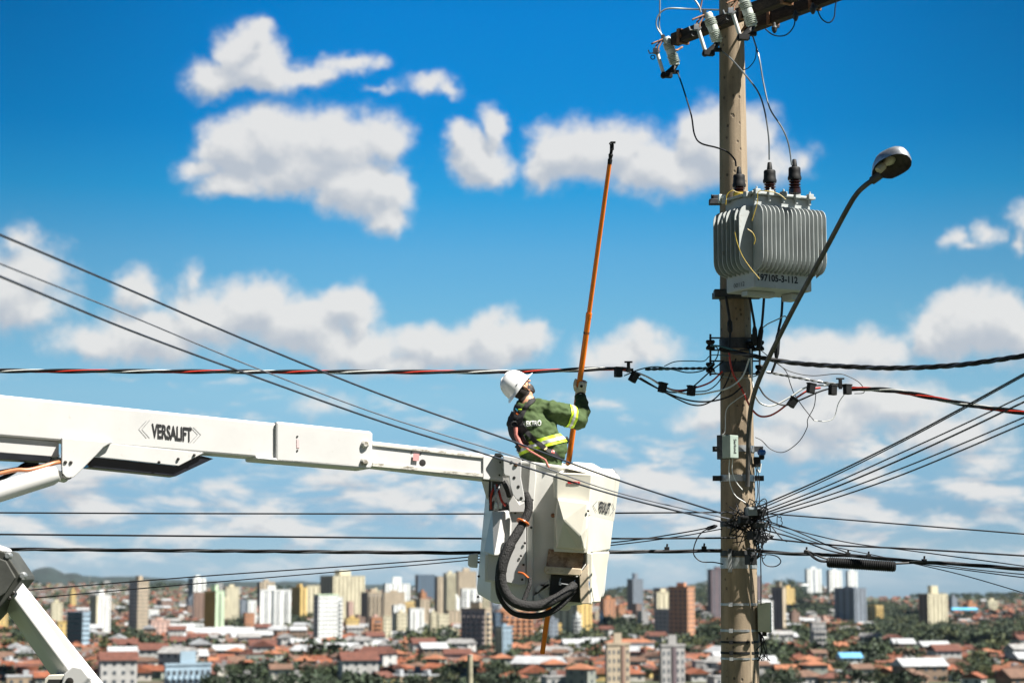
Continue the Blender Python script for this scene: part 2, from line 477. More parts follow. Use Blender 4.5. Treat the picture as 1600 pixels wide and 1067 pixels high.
T(134, 149, 169, 930, 996, 'white', 'cream', 4, 2, 'strip', label='cream tower with pale vertical stripes, between the teal block and the tall mauve tower', tankh=7, acc=[(.0, .12, 'cream')])
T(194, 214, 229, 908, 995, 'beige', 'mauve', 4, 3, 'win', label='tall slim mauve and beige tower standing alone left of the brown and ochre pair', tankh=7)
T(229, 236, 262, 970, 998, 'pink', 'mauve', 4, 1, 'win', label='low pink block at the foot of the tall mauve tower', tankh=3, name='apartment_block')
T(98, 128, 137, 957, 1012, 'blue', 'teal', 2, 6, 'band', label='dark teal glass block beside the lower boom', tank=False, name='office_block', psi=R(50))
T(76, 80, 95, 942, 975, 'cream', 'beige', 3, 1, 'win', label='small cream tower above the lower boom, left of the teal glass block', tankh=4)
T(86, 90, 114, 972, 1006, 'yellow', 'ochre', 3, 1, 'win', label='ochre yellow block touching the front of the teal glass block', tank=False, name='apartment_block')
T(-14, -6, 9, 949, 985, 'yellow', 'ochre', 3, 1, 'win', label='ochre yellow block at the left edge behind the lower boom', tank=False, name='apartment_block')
T(290, 302, 319, 903, 950, 'white', 'steel', 2, 2, 'strip', label='white tower with its shade side coloured steel grey rising behind the brown tower', tankh=4)
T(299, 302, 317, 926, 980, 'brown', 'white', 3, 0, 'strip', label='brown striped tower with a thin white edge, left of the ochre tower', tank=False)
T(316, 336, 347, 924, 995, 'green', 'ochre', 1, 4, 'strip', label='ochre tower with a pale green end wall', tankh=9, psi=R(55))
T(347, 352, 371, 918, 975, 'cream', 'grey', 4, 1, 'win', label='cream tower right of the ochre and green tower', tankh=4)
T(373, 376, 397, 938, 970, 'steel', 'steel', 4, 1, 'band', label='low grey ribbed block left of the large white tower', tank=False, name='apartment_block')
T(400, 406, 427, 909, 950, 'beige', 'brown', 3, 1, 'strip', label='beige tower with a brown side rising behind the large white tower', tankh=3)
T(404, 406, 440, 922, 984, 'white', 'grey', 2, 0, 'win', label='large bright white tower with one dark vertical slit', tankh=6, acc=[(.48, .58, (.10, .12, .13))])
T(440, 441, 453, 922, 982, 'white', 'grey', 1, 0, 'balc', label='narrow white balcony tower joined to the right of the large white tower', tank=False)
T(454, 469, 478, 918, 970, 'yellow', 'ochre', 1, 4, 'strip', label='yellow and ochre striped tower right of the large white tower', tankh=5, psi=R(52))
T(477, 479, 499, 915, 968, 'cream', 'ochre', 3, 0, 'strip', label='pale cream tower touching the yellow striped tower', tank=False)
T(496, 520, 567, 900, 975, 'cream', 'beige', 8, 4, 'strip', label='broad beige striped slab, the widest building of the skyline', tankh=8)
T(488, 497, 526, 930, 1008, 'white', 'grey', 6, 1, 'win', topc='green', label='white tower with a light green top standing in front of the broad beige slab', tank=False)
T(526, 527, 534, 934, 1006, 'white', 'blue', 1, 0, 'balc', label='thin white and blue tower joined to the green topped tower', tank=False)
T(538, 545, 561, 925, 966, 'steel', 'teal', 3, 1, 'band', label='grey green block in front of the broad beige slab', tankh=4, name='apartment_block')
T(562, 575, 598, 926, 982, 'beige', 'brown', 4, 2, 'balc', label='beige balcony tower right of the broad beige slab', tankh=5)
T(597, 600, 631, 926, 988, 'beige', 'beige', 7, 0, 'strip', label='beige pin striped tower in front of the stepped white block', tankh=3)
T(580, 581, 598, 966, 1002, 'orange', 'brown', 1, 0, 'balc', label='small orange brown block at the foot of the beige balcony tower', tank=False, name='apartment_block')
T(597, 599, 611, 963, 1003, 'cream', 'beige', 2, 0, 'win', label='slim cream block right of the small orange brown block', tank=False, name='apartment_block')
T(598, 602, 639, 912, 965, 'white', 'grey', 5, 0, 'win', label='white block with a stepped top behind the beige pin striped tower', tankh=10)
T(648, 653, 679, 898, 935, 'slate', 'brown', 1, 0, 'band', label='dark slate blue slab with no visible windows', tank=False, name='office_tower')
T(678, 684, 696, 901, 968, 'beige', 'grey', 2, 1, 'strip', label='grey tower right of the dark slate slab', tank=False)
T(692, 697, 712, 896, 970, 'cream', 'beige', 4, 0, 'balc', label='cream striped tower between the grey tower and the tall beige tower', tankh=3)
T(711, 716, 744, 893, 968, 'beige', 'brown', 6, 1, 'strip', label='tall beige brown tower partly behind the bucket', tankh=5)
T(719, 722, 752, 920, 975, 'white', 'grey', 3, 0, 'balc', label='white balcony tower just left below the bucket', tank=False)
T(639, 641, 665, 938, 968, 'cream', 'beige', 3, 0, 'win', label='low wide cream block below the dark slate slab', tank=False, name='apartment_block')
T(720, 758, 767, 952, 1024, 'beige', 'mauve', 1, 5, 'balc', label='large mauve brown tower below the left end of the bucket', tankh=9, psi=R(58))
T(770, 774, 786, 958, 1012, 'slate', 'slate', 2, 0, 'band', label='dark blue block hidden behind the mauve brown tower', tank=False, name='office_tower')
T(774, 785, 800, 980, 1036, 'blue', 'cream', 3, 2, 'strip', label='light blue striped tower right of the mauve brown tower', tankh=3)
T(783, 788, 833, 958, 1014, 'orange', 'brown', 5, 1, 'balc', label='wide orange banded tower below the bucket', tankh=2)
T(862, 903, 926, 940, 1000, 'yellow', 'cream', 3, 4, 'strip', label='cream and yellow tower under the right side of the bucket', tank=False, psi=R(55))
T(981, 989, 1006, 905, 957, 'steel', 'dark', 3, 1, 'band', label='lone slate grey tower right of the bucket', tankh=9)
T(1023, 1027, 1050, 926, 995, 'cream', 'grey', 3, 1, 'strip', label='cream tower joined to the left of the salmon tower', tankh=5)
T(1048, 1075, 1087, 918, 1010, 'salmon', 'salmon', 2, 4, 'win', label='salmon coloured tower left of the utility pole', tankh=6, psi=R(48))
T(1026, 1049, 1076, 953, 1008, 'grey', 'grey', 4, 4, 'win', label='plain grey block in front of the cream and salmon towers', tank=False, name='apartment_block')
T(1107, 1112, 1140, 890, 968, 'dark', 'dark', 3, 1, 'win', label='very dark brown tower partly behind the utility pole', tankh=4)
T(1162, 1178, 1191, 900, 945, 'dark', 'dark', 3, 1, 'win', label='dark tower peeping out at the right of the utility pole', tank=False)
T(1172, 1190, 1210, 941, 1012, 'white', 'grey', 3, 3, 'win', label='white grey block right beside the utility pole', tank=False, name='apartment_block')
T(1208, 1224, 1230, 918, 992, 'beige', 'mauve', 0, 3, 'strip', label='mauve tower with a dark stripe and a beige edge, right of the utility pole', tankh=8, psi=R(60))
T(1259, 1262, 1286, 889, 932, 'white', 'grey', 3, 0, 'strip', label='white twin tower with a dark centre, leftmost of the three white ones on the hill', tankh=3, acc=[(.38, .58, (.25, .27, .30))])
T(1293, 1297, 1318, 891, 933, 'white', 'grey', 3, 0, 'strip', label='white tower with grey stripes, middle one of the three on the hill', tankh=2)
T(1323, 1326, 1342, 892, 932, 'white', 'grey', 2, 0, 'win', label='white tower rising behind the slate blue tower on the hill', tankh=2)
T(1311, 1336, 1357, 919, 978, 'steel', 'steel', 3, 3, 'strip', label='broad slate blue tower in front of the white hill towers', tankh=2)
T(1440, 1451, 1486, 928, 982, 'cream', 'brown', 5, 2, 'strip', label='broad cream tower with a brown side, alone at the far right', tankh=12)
T(1267, 1270, 1293, 974, 1030, 'grey', 'steel', 4, 0, 'balc', label='small pale grey tower right of the white box on the pole', tankh=8)
_r = random.Random(21)
_pal = ['white', 'white', 'cream', 'cream', 'beige', 'grey', 'brown', 'pink', 'steel', 'yellow', 'orange']
for i in range(96):
    if i < 78: x = _r.choice([_r.uniform(330, 1100), _r.uniform(470, 900)]); yb = _r.uniform(955, 1006)
    else: x = _r.choice([_r.uniform(60, 330), _r.uniform(1190, 1560)]); yb = _r.uniform(945, 985)
    wd_ = _r.uniform(10, 26); hh = _r.uniform(12, 40) * (1.15 if i < 78 else .75)
    c_ = _r.choice(_pal)
    T(x, x + wd_ * _r.uniform(.15, .5), x + wd_, yb - hh, yb, c_, None, _r.choice([2, 3, 4]), 2, _r.choice(['win', 'balc', 'strip', 'win']), tank=_r.random() < .6, tankh=4,
      label='small %s block of the crowded centre, %s' % (c_, 'left of the bucket' if x < 740 else 'between bucket and pole' if x < 1125 else 'right of the pole'), name='apartment_block')['group'] = 'small %s blocks %s' % (c_, 'left' if x < 740 else 'middle' if x < 1125 else 'right')
T(946, 949, 985, 1008, 1078, 'beige', 'grey', 5, 0, 'win', label='beige grey block with a tall tank tower at the bottom of the picture', tankh=15, acc=[(.62, .76, 'brown')], D=700, name='apartment_block')
T(1031, 1034, 1072, 1010, 1080, 'grey', 'grey', 5, 0, 'win', label='grey block with a dark balcony slit at the bottom of the picture', tankh=14, acc=[(.44, .6, 'dark')], D=700, name='apartment_block')
T(255, 258, 322, 1040, 1085, 'blue', 'steel', 8, 0, 'balc', label='pale blue apartment block with balconies at the bottom left', tankh=18, D=695, name='apartment_block')
# ------------------------------------------------------------------ houses and trees of the valley
rnd = random.Random(11)
def house_mesh(kind, W_, D_, H_, ri, wi):
    """returns (wall MB, roof MB, wall materials, roof material)"""
    w = MB(); r = MB()
    w.cur = 0; w.box((0, 0, H_ / 2 - 2), (W_, D_, H_ + 4))
    w.cur = 1
    nw = max(2, int(W_ / 3)); ns = max(1, int(H_ / 3))
    for s in range(ns):
        for i in range(nw):
            x = (i + .5) / nw * W_ - W_ / 2
            w.box((x, -D_ / 2 - .02, s * 3 + 1.7), (1.2, .12, 1.2)); w.box((x * D_ / W_, 0, 0), (.01, .01, .01))
        w.box((W_ / 2 + .02, 0, s * 3 + 1.7), (.12, 1.6, 1.2)); w.box((-W_ / 2 - .02, D_ * .2, s * 3 + 1.7), (.12, 1.2, 1.2))
    o = .6
    if kind == 'hip':
        h = H_ + D_ * .24; a, b = W_ / 2 + o, D_ / 2 + o; rr = max(.3, a - b)
        r.add([(-a, -b, H_), (a, -b, H_), (a, b, H_), (-a, b, H_), (-rr, 0, h), (rr, 0, h)], [(0, 1, 5, 4), (1, 2, 5), (2, 3, 4, 5), (3, 0, 4), (0, 3, 2, 1)])
    elif kind == 'gable':
        h = H_ + D_ * .26; a, b = W_ / 2 + o, D_ / 2 + o
        r.add([(-a, -b, H_ - .1), (a, -b, H_ - .1), (a, b, H_ - .1), (-a, b, H_ - .1), (-a, 0, h), (a, 0, h)], [(0, 1, 5, 4), (1, 2, 5), (2, 3, 4, 5), (3, 0, 4), (0, 3, 2, 1)])
    elif kind == 'side':
        h = H_ + W_ * .26; a, b = W_ / 2 + o, D_ / 2 + o
        r.add([(-a, -b, H_ - .1), (a, -b, H_ - .1), (a, b, H_ - .1), (-a, b, H_ - .1), (0, -b, h), (0, b, h)], [(0, 4, 5, 3), (1, 2, 5, 4), (0, 1, 4), (2, 3, 5), (0, 3, 2, 1)])
    else:
        r.box((0, 0, H_ + .2), (W_ + .3, D_ + .3, .5)); r.box((W_ * .2, 0, H_ + 1.2), (W_ * .2, D_ * .3, 1.8))
    return w, r
PROTO = []
wn = ['white', 'tan', 'brown', 'pale grey', 'green grey', 'yellow', 'red brown', 'blue']
m_win_far = m_glass
specs = []
for i in range(22):
    kind = rnd.choice(['hip', 'gable', 'gable', 'side', 'flat', 'flat'])
    wi = rnd.choice([0, 0, 0, 0, 3, 3, 1, 1, 2, 4, 5, 6]); ri = rnd.choice([0, 0, 1, 2, 2, 3, 3])
    W_ = rnd.uniform(6.5, 11); D_ = rnd.uniform(6, 9); H_ = rnd.choice([3, 3.2, 3.4, 6])
    rm = m_tile[ri] if kind != 'flat' else (m_metal if i % 2 else m_grey)
    rl = ['orange tiled', 'light orange tiled', 'dark red tiled', 'dull brown tiled'][ri] if kind != 'flat' else ('flat pale' if i % 2 else 'flat grey')
    specs.append((kind, W_, D_, H_, ri, wi, rm, '%s walled %s house with %s roof' % (wn[wi], 'two storey' if H_ > 5 else 'low', rl), 'house'))
for i in range(7):   # sheds and larger flat blocks
    W_ = rnd.uniform(11, 19); D_ = rnd.uniform(8, 12); H_ = rnd.choice([6, 6, 9]); wi = rnd.choice([1, 3, 0, 4, 2])
    k = rnd.choice(['gable', 'flat', 'gable']); rm = rnd.choice([m_metal, m_grey, m_grey, m_tile[2], m_tile[0]])
    rl = 'pale metal' if rm is m_metal else 'grey' if rm is m_grey else 'dark red tiled' if rm is m_tile[2] else 'orange tiled'
    specs.append((k, W_, D_, H_, 0, wi, rm, 'large %s walled hall with a %s roof' % (wn[wi], rl), 'hall'))
geo = []
for sp in specs:
    w, r = house_mesh(*sp[:6])
    geo.append((w, r, sp))
CITY_TREES = []   # ellipses in picture rows : x, y, rx, ry
GREEN = [(378, 985, 28, 12), (462, 974, 24, 12), (575, 966, 12, 8), (650, 968, 22, 9), (680, 1008, 34, 20), (600, 1006, 10, 6), (165, 985, 18, 12), (20, 975, 26, 10),
 (60, 905, 60, 8), (255, 915, 30, 7), (430, 925, 14, 8), (340, 985, 10, 6), (255, 1030, 12, 22), (400, 1058, 50, 9), (520, 1062, 60, 8),
 (980, 928, 20, 8), (870, 940, 60, 12), (965, 980, 26, 14), (905, 1000, 36, 16), (1000, 993, 50, 9), (1065, 1010, 24, 16), (940, 935, 14, 8), (1095, 925, 12, 22), (1105, 995, 16, 14),
 (1228, 917, 20, 10), (1250, 930, 30, 9), (1260, 958, 30, 8), (1245, 1005, 16, 14), (1370, 952, 46, 7), (1390, 965, 50, 8), (1460, 990, 60, 12), (1530, 1000, 70, 14), (1400, 985, 40, 10), (1580, 985, 40, 12), (1440, 1010, 50, 12), (1330, 1000, 34, 8), (1300, 1020, 22, 10),
 (1520, 935, 80, 5), (1425, 932, 20, 4), (1200, 1035, 30, 12), (1320, 1050, 30, 14), (1350, 1035, 26, 12), (1520, 1050, 30, 16), (1215, 1055, 26, 14), (1380, 1000, 30, 16), (830, 1010, 14, 8), (780, 1058, 40, 10), (700, 1062, 30, 8), (120, 1045, 30, 8), (30, 1000, 26, 6), (205, 1005, 14, 6), (1560, 1015, 40, 9)]
def in_green(px, py):
    for (x, y, a, b) in GREEN:
        if ((px - x) / a) ** 2 + ((py - y) / b) ** 2 < 1: return True
    return False
# footprints of towers are kept free
TF = []
for o in list(COL.objects):
    if o.get('category') == 'tower': TF.append((o.location.x, o.location.y))
def free(x, y, r):
    return all((x - a) ** 2 + (y - b) ** 2 > (r + 12) ** 2 for a, b in TF)
spots = []; trees_s = []
D = 690.0
while D < 5200:
    step = 14 if D < 1100 else 19 if D < 2000 else 27 if D < 3200 else 40
    dx = 11.5 if D < 1100 else 14 if D < 2000 else 19 if D < 3200 else 28
    xm = (1050 / F) * D
    x = -xm + rnd.uniform(0, dx)
    street = rnd.random() < .16
    while x < xm:
        px = 800 + F * x / D; py = row(D, px)
        jx = x + rnd.uniform(-3, 3); jy = D + rnd.uniform(-4, 4)
        if in_green(px + rnd.uniform(-6, 6), py + rnd.uniform(-2, 2)): trees_s.append((jx, jy))
        elif not street:
            q = rnd.random()
            if q < (.17 if D < 1200 else .08): trees_s.append((jx, jy))
            elif q < .95 and free(jx, jy, 6): spots.append((jx, jy))
        x += dx * rnd.uniform(.85, 1.2)
    D += step
spots.sort(key=lambda s: s[1])
N_IND = 270
def pick(x, y):
    px = 800 + F * x / y
    big = rnd.random() < (.10 if 150 < px < 760 and y > 800 else .04)
    return geo[22 + rnd.randrange(7)] if big else geo[rnd.randrange(22)]
BIG_USED = []
first = {}
stuff_w = {}; 
def place_stuff(mb, src, x, y, z, a, col):
    c, s = math.cos(a), math.sin(a); o = len(mb['v'])
    for q in src.v: mb['v'].append((x + q.x * c - q.y * s, y + q.x * s + q.y * c, z + q.z))
    for f, m in zip(src.f, src.mi): mb['f'].append(tuple(i + o for i in f)); mb['m'].append(col if m == 0 else 99)
stuff = dict(v=[], f=[], m=[])
count = {}
side_of = lambda px: 'left of the bucket' if px < 740 else 'between bucket and pole' if px < 1125 else 'right of the pole'
def ang_of(x, y): return rnd.choice([0.25, 0.25, 0.25 + math.pi / 2, -0.45]) + rnd.uniform(-.08, .08)
n_big = 0
for i, (x, y) in enumerate(spots):
    w, r, sp = pick(x, y)
    z = ground_z(x, y); a = ang_of(x, y); px = 800 + F * x / y
    if count.get('n', 0) < N_IND and abs(px - 800) < 805:
        count['n'] = count.get('n', 0) + 1
        key = id(w)
        lab = '%s, %s' % (sp[7], side_of(px))
        if key not in first:
            wo_ = w.build('house' if sp[8] == 'house' else 'hall', [m_wall[sp[5]], m_win_far], origin=(0, 0, 0))
            wo_['_o'] = (0, 0, 0); r.build('roof', sp[6], wo_)
            first[key] = wo_; ob = wo_
        else: ob = copy_tree(first[key])
        ob.location = (x, y, z); ob.rotation_euler = (0, 0, a)
        tag(ob, lab, sp[8], 'valley houses, ' + lab)
    else:
        if sp[8] == 'house' or True:
            place_stuff(stuff, w, x, y, z, a, sp[5]); 
            o = len(stuff['v']); c, s = math.cos(a), math.sin(a)
            for q in r.v: stuff['v'].append((x + q.x * c - q.y * s, y + q.x * s + q.y * c, z + q.z))
            ridx = 10 + (m_tile + [m_grey, m_metal]).index(sp[6])
            for f in r.f: stuff['f'].append(tuple(k + o for k in f)); stuff['m'].append(ridx)
me = bpy.data.meshes.new('distant_houses'); me.from_pydata(stuff['v'], [], stuff['f'])
ml = m_wall + [None, None] + m_tile + [m_grey, m_metal]
used = sorted(set(stuff['m'])); remap = {}
for k in used:
    me.materials.append(m_win_far if k == 99 else ml[k]); remap[k] = len(me.materials) - 1
me.polygons.foreach_set('material_index', [remap[k] for k in stuff['m']])
bm = bmesh.new(); bm.from_mesh(me); bmesh.ops.recalc_face_normals(bm, faces=bm.faces); bm.to_mesh(me); bm.free()
ho = bpy.data.objects.new('distant_houses', me); COL.objects.link(ho)
tag(ho, 'far off carpet of tiny tiled roofs and pale walls covering the hillsides', 'houses', kind='stuff')
print('houses', len(spots), 'trees', len(trees_s))
# --- trees
m_leaf = [mat('foliage', c, .8, var=.35, vscale=.5) for c in ((.030, .050, .016), (.018, .034, .014), (.055, .066, .016))]
m_bark = mat('bark', (.12, .09, .06), .95)
def tree_geo(seed, h, wd, n, ls):
    rr = random.Random(seed); c = MB(); tr = MB()
    tr.tube([(0, 0, -2), (.1, 0, h * .3), (.0, .1, h * .6)], [h * .035, h * .028, h * .015], 6)
    lobes = [(rr.uniform(-.5, .5) * wd, rr.uniform(-.5, .5) * wd, h * rr.uniform(.45, .8), wd * rr.uniform(.25, .45)) for _ in range(9)]
    for (a, b, z, q) in lobes[:5]: tr.tube([(0, 0, h * .35), (a * .5, b * .5, z * .8), (a, b, z)], [h * .018, h * .01, h * .004], 5)
    for i in range(n):
        a, b, z, q = rr.choice(lobes)
        d = Vector((rr.gauss(0, 1), rr.gauss(0, 1), rr.gauss(0, .8))).normalized() * q * rr.uniform(.55, 1.05)
        p = Vector((a, b, z)) + d
        u = Vector((rr.gauss(0, 1), rr.gauss(0, 1), rr.gauss(0, 1))).normalized(); v = u.cross(Vector((rr.gauss(0, 1), rr.gauss(0, 1), rr.gauss(0, 1)))).normalized()
        s = ls * rr.uniform(.6, 1.3)
        c.add([p - u * s, p + v * s * .7, p + u * s, p - v * s * .7], [(0, 1, 2, 3)])
    return c, tr
TG = [(tree_geo(1, 10, 9, 420, .8), 'round bushy tree'), (tree_geo(2, 13, 9, 420, .8), 'tall dense tree'), (tree_geo(3, 8, 8, 340, .7), 'low spreading tree'), (tree_geo(4, 11, 7, 380, .7), 'narrow crowned tree')]
TG2 = [tree_geo(11, 7.5, 8, 110, 1.0), tree_geo(12, 6.5, 7, 100, .9), tree_geo(13, 9, 8, 120, 1.0)]
trees_s.sort(key=lambda s: s[1])
# a belt of nearer trees that closes the bottom edge
near_tr = []
for px0, px1, D0, top in ((330, 480, 520, 1060), (490, 550, 430, 1053), (560, 740, 540, 1061), (1200, 1260, 560, 1050), (1330, 1420, 580, 1058), (770, 830, 560, 1060)):
    px = px0
    while px < px1:
        near_tr.append((px, D0 * rnd.uniform(.93, 1.07), top + rnd.uniform(-4, 5))); px += rnd.uniform(22, 38)
tf = {}
def put_tree(x, y, z, sc, vi, ci, lab, grp):
    key = (vi, ci)
    if key not in tf:
        (c, tr), nm = TG[vi]
        root = thing('tree', (0, 0, 0), '', 'tree'); c.build('crown', m_leaf[ci], root); tr.build('trunk', m_bark, root); tf[key] = root; ob = root
    else: ob = copy_tree(tf[key])
    ob.location = (x, y, z); ob.scale = (sc, sc, sc); ob.rotation_euler = (0, 0, rnd.uniform(0, 6.28))
    tag(ob, lab, 'tree', grp)
for (px, y, top) in near_tr:
    p = at(px, top, y); zg = ground_z(p.x, y); vi = rnd.randrange(4)
    hh = [10, 13, 8, 11][vi] * .92
    sc = max(.6, (p.z - zg) / hh)
    lab = 'dark %s at the bottom edge of the picture' % TG[vi][1]
    put_tree(p.x, y, zg, sc, vi, 1, lab + (', left half' if px < 800 else ', right half'), 'trees along the bottom edge ' + TG[vi][1] + (' left' if px < 800 else ' right'))
st = dict(v=[], f=[], m=[])
k = 0
for (x, y) in trees_s:
    px = 800 + F * x / y; z = ground_z(x, y); ci = rnd.choice([0, 0, 1, 1, 2])
    if k < 170 and abs(px - 800) < 805:
        vi = rnd.randrange(4); k += 1
        cn = ['green', 'dark green', 'yellow green'][ci]
        lab = '%s %s among the valley houses, %s' % (cn, TG[vi][1], side_of(px))
        put_tree(x, y, z, rnd.uniform(.5, .85) * (.62 if y < 950 else 1), vi, ci, lab, 'valley trees, ' + lab)
        if rnd.random() < .5: continue
        x += rnd.uniform(5, 9); y += rnd.uniform(3, 9)
    reps = 1
    for q in range(reps):
        c, tr = rnd.choice(TG2); a = rnd.uniform(0, 6.28); s = rnd.uniform(.8, 1.4) * (1.3 if y > 2500 else .65 if y < 950 else 1)
        X = x + rnd.uniform(-9, 9) * (q > 0); Y = y + rnd.uniform(-9, 9) * (q > 0)
        ca, sa = math.cos(a) * s, math.sin(a) * s; o = len(st['v'])
        for v_ in c.v: st['v'].append((X + v_.x * ca - v_.y * sa, Y + v_.x * sa + v_.y * ca, z + v_.z * s))
        for f in c.f: st['f'].append(tuple(i + o for i in f)); st['m'].append(ci)
me = bpy.data.meshes.new('woodland'); me.from_pydata(st['v'], [], st['f'])
for m in m_leaf: me.materials.append(m)
me.polygons.foreach_set('material_index', st['m'])
wo2 = bpy.data.objects.new('woodland', me); COL.objects.link(wo2)
tag(wo2, 'far off dark green woods and garden trees filling the gaps of the city', 'woodland', kind='stuff')
# --- single far landmarks
def at_ground(px, py): 
    D = dist_for(px, py); x = (px - 800) / F * D; return Vector((x, D, ground_z(x, D)))
p = at_ground(1254, 932); s = p.y / F
wt_ = thing('water_tower', p, 'pale dish shaped water tower on the hill beside the white twin tower', 'water tower')
q = MB(); q.tube([p, p + Vector((0, 0, 16 * s))], 1.6 * s, 10); q.build('shaft', m_slab, wt_)
q = MB(); q.lathe([(1.6 * s, 11 * s), (7 * s, 16.5 * s), (7.2 * s, 18 * s), (2.5 * s, 20 * s)], p, (0, 0, 1), 20); q.build('dish', paint(CR['white']), wt_, smooth=True)
p = at_ground(938, 982); s = p.y / F
ch = thing('church', p, 'small white church with a pointed spire on the green slope right of the bucket', 'church')
q = MB(); q.box(p + Vector((0, 0, 8 * s)), (6 * s, 6 * s, 18 * s)); q.build('tower_wall', paint(CR['white']), ch)
q = MB(); q.lathe([(4 * s, 17 * s), (.2, 30 * s)], p, (0, 0, 1), 4); q.build('spire', paint(CR['white']), ch)
q = MB(); q.box(p + Vector((8 * s, 5 * s, 4 * s)), (12 * s, 9 * s, 9 * s)); q.build('nave_wall', paint(CR['cream']), ch)
def mast(px, py0, py1, lab, r=.35):
    p = at_ground(px, py1); t = at(px, py0, p.y)
    q = MB(); q.tube([p, Vector((p.x, p.y, t.z))], [r * 1.4, r], 5)
    for k in range(5): q.box(Vector((p.x, p.y, p.z + (t.z - p.z) * (.5 + .1 * k))), (r * 5, .3, .3))
    tag(q.build('antenna_mast', m_slab), lab, 'mast')
mast(145, 896, 930, 'thin antenna mast on the left skyline beside the blue hill')
mast(1101, 850, 930, 'tall thin antenna mast on the skyline just left of the utility pole', .3)
mast(1219, 907, 930, 'short antenna mast above the mauve striped tower', .8)
# long low buildings seen one by one
def block(px0, px1, ytop, ybase, wall, roofm, lab, kind='gable', cat='building', dep=.5, name='long_building', D=None):
    D = D or dist_for((px0 + px1) / 2, ybase); k = D / F; W_ = (px1 - px0) * k; x = ((px0 + px1) / 2 - 800) * k
    zb = min(ground_z(x, D), at((px0 + px1) / 2, ybase, D).z); H_ = max(2.5, at((px0 + px1) / 2, ytop, D).z - zb)
    w, r = house_mesh(kind, W_, max(8, W_ * dep), H_, 0, 0)
    o = w.build(name, [paint(CR[wall]), m_win_far], origin=(0, 0, 0)); r.build('roof', roofm, o)
    o.location = (x, D, zb); o.rotation_euler = (0, 0, .12); tag(o, lab, cat)
block(945, 1018, 1003, 1018, 'white', m_tile[1], 'white school like building with a bright orange tiled roof behind the tank tower block', 'hip', dep=.3, D=1100)
block(1205, 1290, 1046, 1060, 'cream', m_tile[1], 'long cream house with a large orange roof right of the pole foot', 'gable', dep=.35, D=760)
block(168, 218, 1048, 1060, 'white', m_metal, 'white shed with a pale curved metal roof near the lower left', 'gable', 'shed', D=800)
block(1305, 1337, 1026, 1040, 'white', paint((.10, .30, .50)), 'white house with a bright blue roof right of the pole', 'gable', 'house', D=900, name='house')
block(1298, 1316, 1008, 1022, 'yellow', m_tile[1], 'small bright yellow house right of the pale grey tower', 'gable', 'house', D=1050, name='house')
block(270, 400, 988, 1000, 'white', m_metal, 'long white hall with a pale roof below the ochre and green tower', 'gable', 'hall', dep=.25)
block(545, 625, 1002, 1014, 'white', m_metal, 'wide white hall in front of the orange brown block', 'flat', 'hall', dep=.3)
block(610, 660, 990, 1000, 'white', m_metal, 'low white hall left of the dark tree group below the slate slab', 'gable', 'hall', dep=.3)
block(1080, 1140, 1033, 1048, 'grey', m_grey, 'long grey wall like shed just left of the pole foot', 'flat', 'shed', dep=.2, D=800)
block(540, 596, 1034, 1056, 'green', m_metal, 'pale green walled hall with a shed roof near the bottom centre left', 'gable', 'hall', dep=.4, D=760)
block(695, 735, 1020, 1032, 'pink', m_tile[2], 'pink walled house with a dark red roof left of the short near pole', 'gable', 'house', D=900, name='house')
block(1480, 1520, 952, 958, 'blue', paint((.08, .35, .55)), 'long building with a turquoise roof on the far right hillside', 'gable', 'building', dep=.3)
block(880, 930, 925, 932, 'salmon', m_tile[1], 'long salmon coloured building on the horizon right of the bucket', 'flat', 'building', dep=.2, D=4600)

p = at(734.5, 1024, 60)
sp_ = thing('short_pole', Vector((p.x, 60, 0)), 'top of a plain pale post rising at the bottom edge left below the bucket', 'post')
q = MB(); q.tube([Vector((p.x, 60, -.2)), Vector((p.x, 60, p.z - .05)), Vector((p.x, 60, p.z))], [.10, .085, .080], 14); q.build('shaft', mat('pale_post', (.30, .28, .20), .9, var=.2, vscale=3), sp_, smooth=35)
q = MB(); q.tube([Vector((p.x, 60, p.z)), Vector((p.x, 60, p.z + .03))], .086, 14); q.build('cap', m_slab, sp_)

# --- unseen cloud meshes added above the frame, placed to shade parts of the city
m_shade_cloud = mat('shade_cloud_white', (.8, .8, .8), 1, var=.03, vscale=.01)
def add_shade_cloud(foots, alt, seed):
    rc = random.Random(seed); q = MB()
    kx, ky = SUN.x / SUN.z, SUN.y / SUN.z
    for (x, y, rx, ry) in foots:
        zg = ground_z(x, y); cx, cy = x + kx * (alt - zg), y + ky * (alt - zg)
        for i in range(9):
            a = rc.uniform(0, 6.28); d = rc.uniform(0, .62); sx, sy = rx * rc.uniform(.35, .6), ry * rc.uniform(.35, .6); c = Vector((cx + math.cos(a) * d * rx, cy + math.sin(a) * d * ry, alt + rc.uniform(0, .15) * rx)); h = min(sx, sy) * .6
            rings = []
            for j in range(9):
                t = math.pi * (j + .05) / 8.1; rings.append([c + Vector((sx * math.sin(t) * math.cos(b) * (1 + .12 * math.sin(5 * b + j)), sy * math.sin(t) * math.sin(b) * (1 + .12 * math.cos(4 * b + j)), h * math.cos(t) * (1 if t < math.pi / 2 else .35))) for b in [k * math.pi / 12 for k in range(24)]])
            q.loft(rings)
    return structure(q.build('shade_cloud', m_shade_cloud, smooth=True))
add_shade_cloud([(-45, 745, 45, 30), (-215, 745, 35, 35)], 900, 3)
add_shade_cloud([(300, 1330, 70, 80), (330, 1750, 50, 90), (700, 2800, 90, 110), (560, 3150, 150, 160), (940, 3200, 200, 220), (150, 1500, 40, 60), (330, 2900, 110, 120)], 1300, 4)
add_shade_cloud([(-520, 1300, 90, 110), (120, 2100, 90, 110)], 1200, 6)
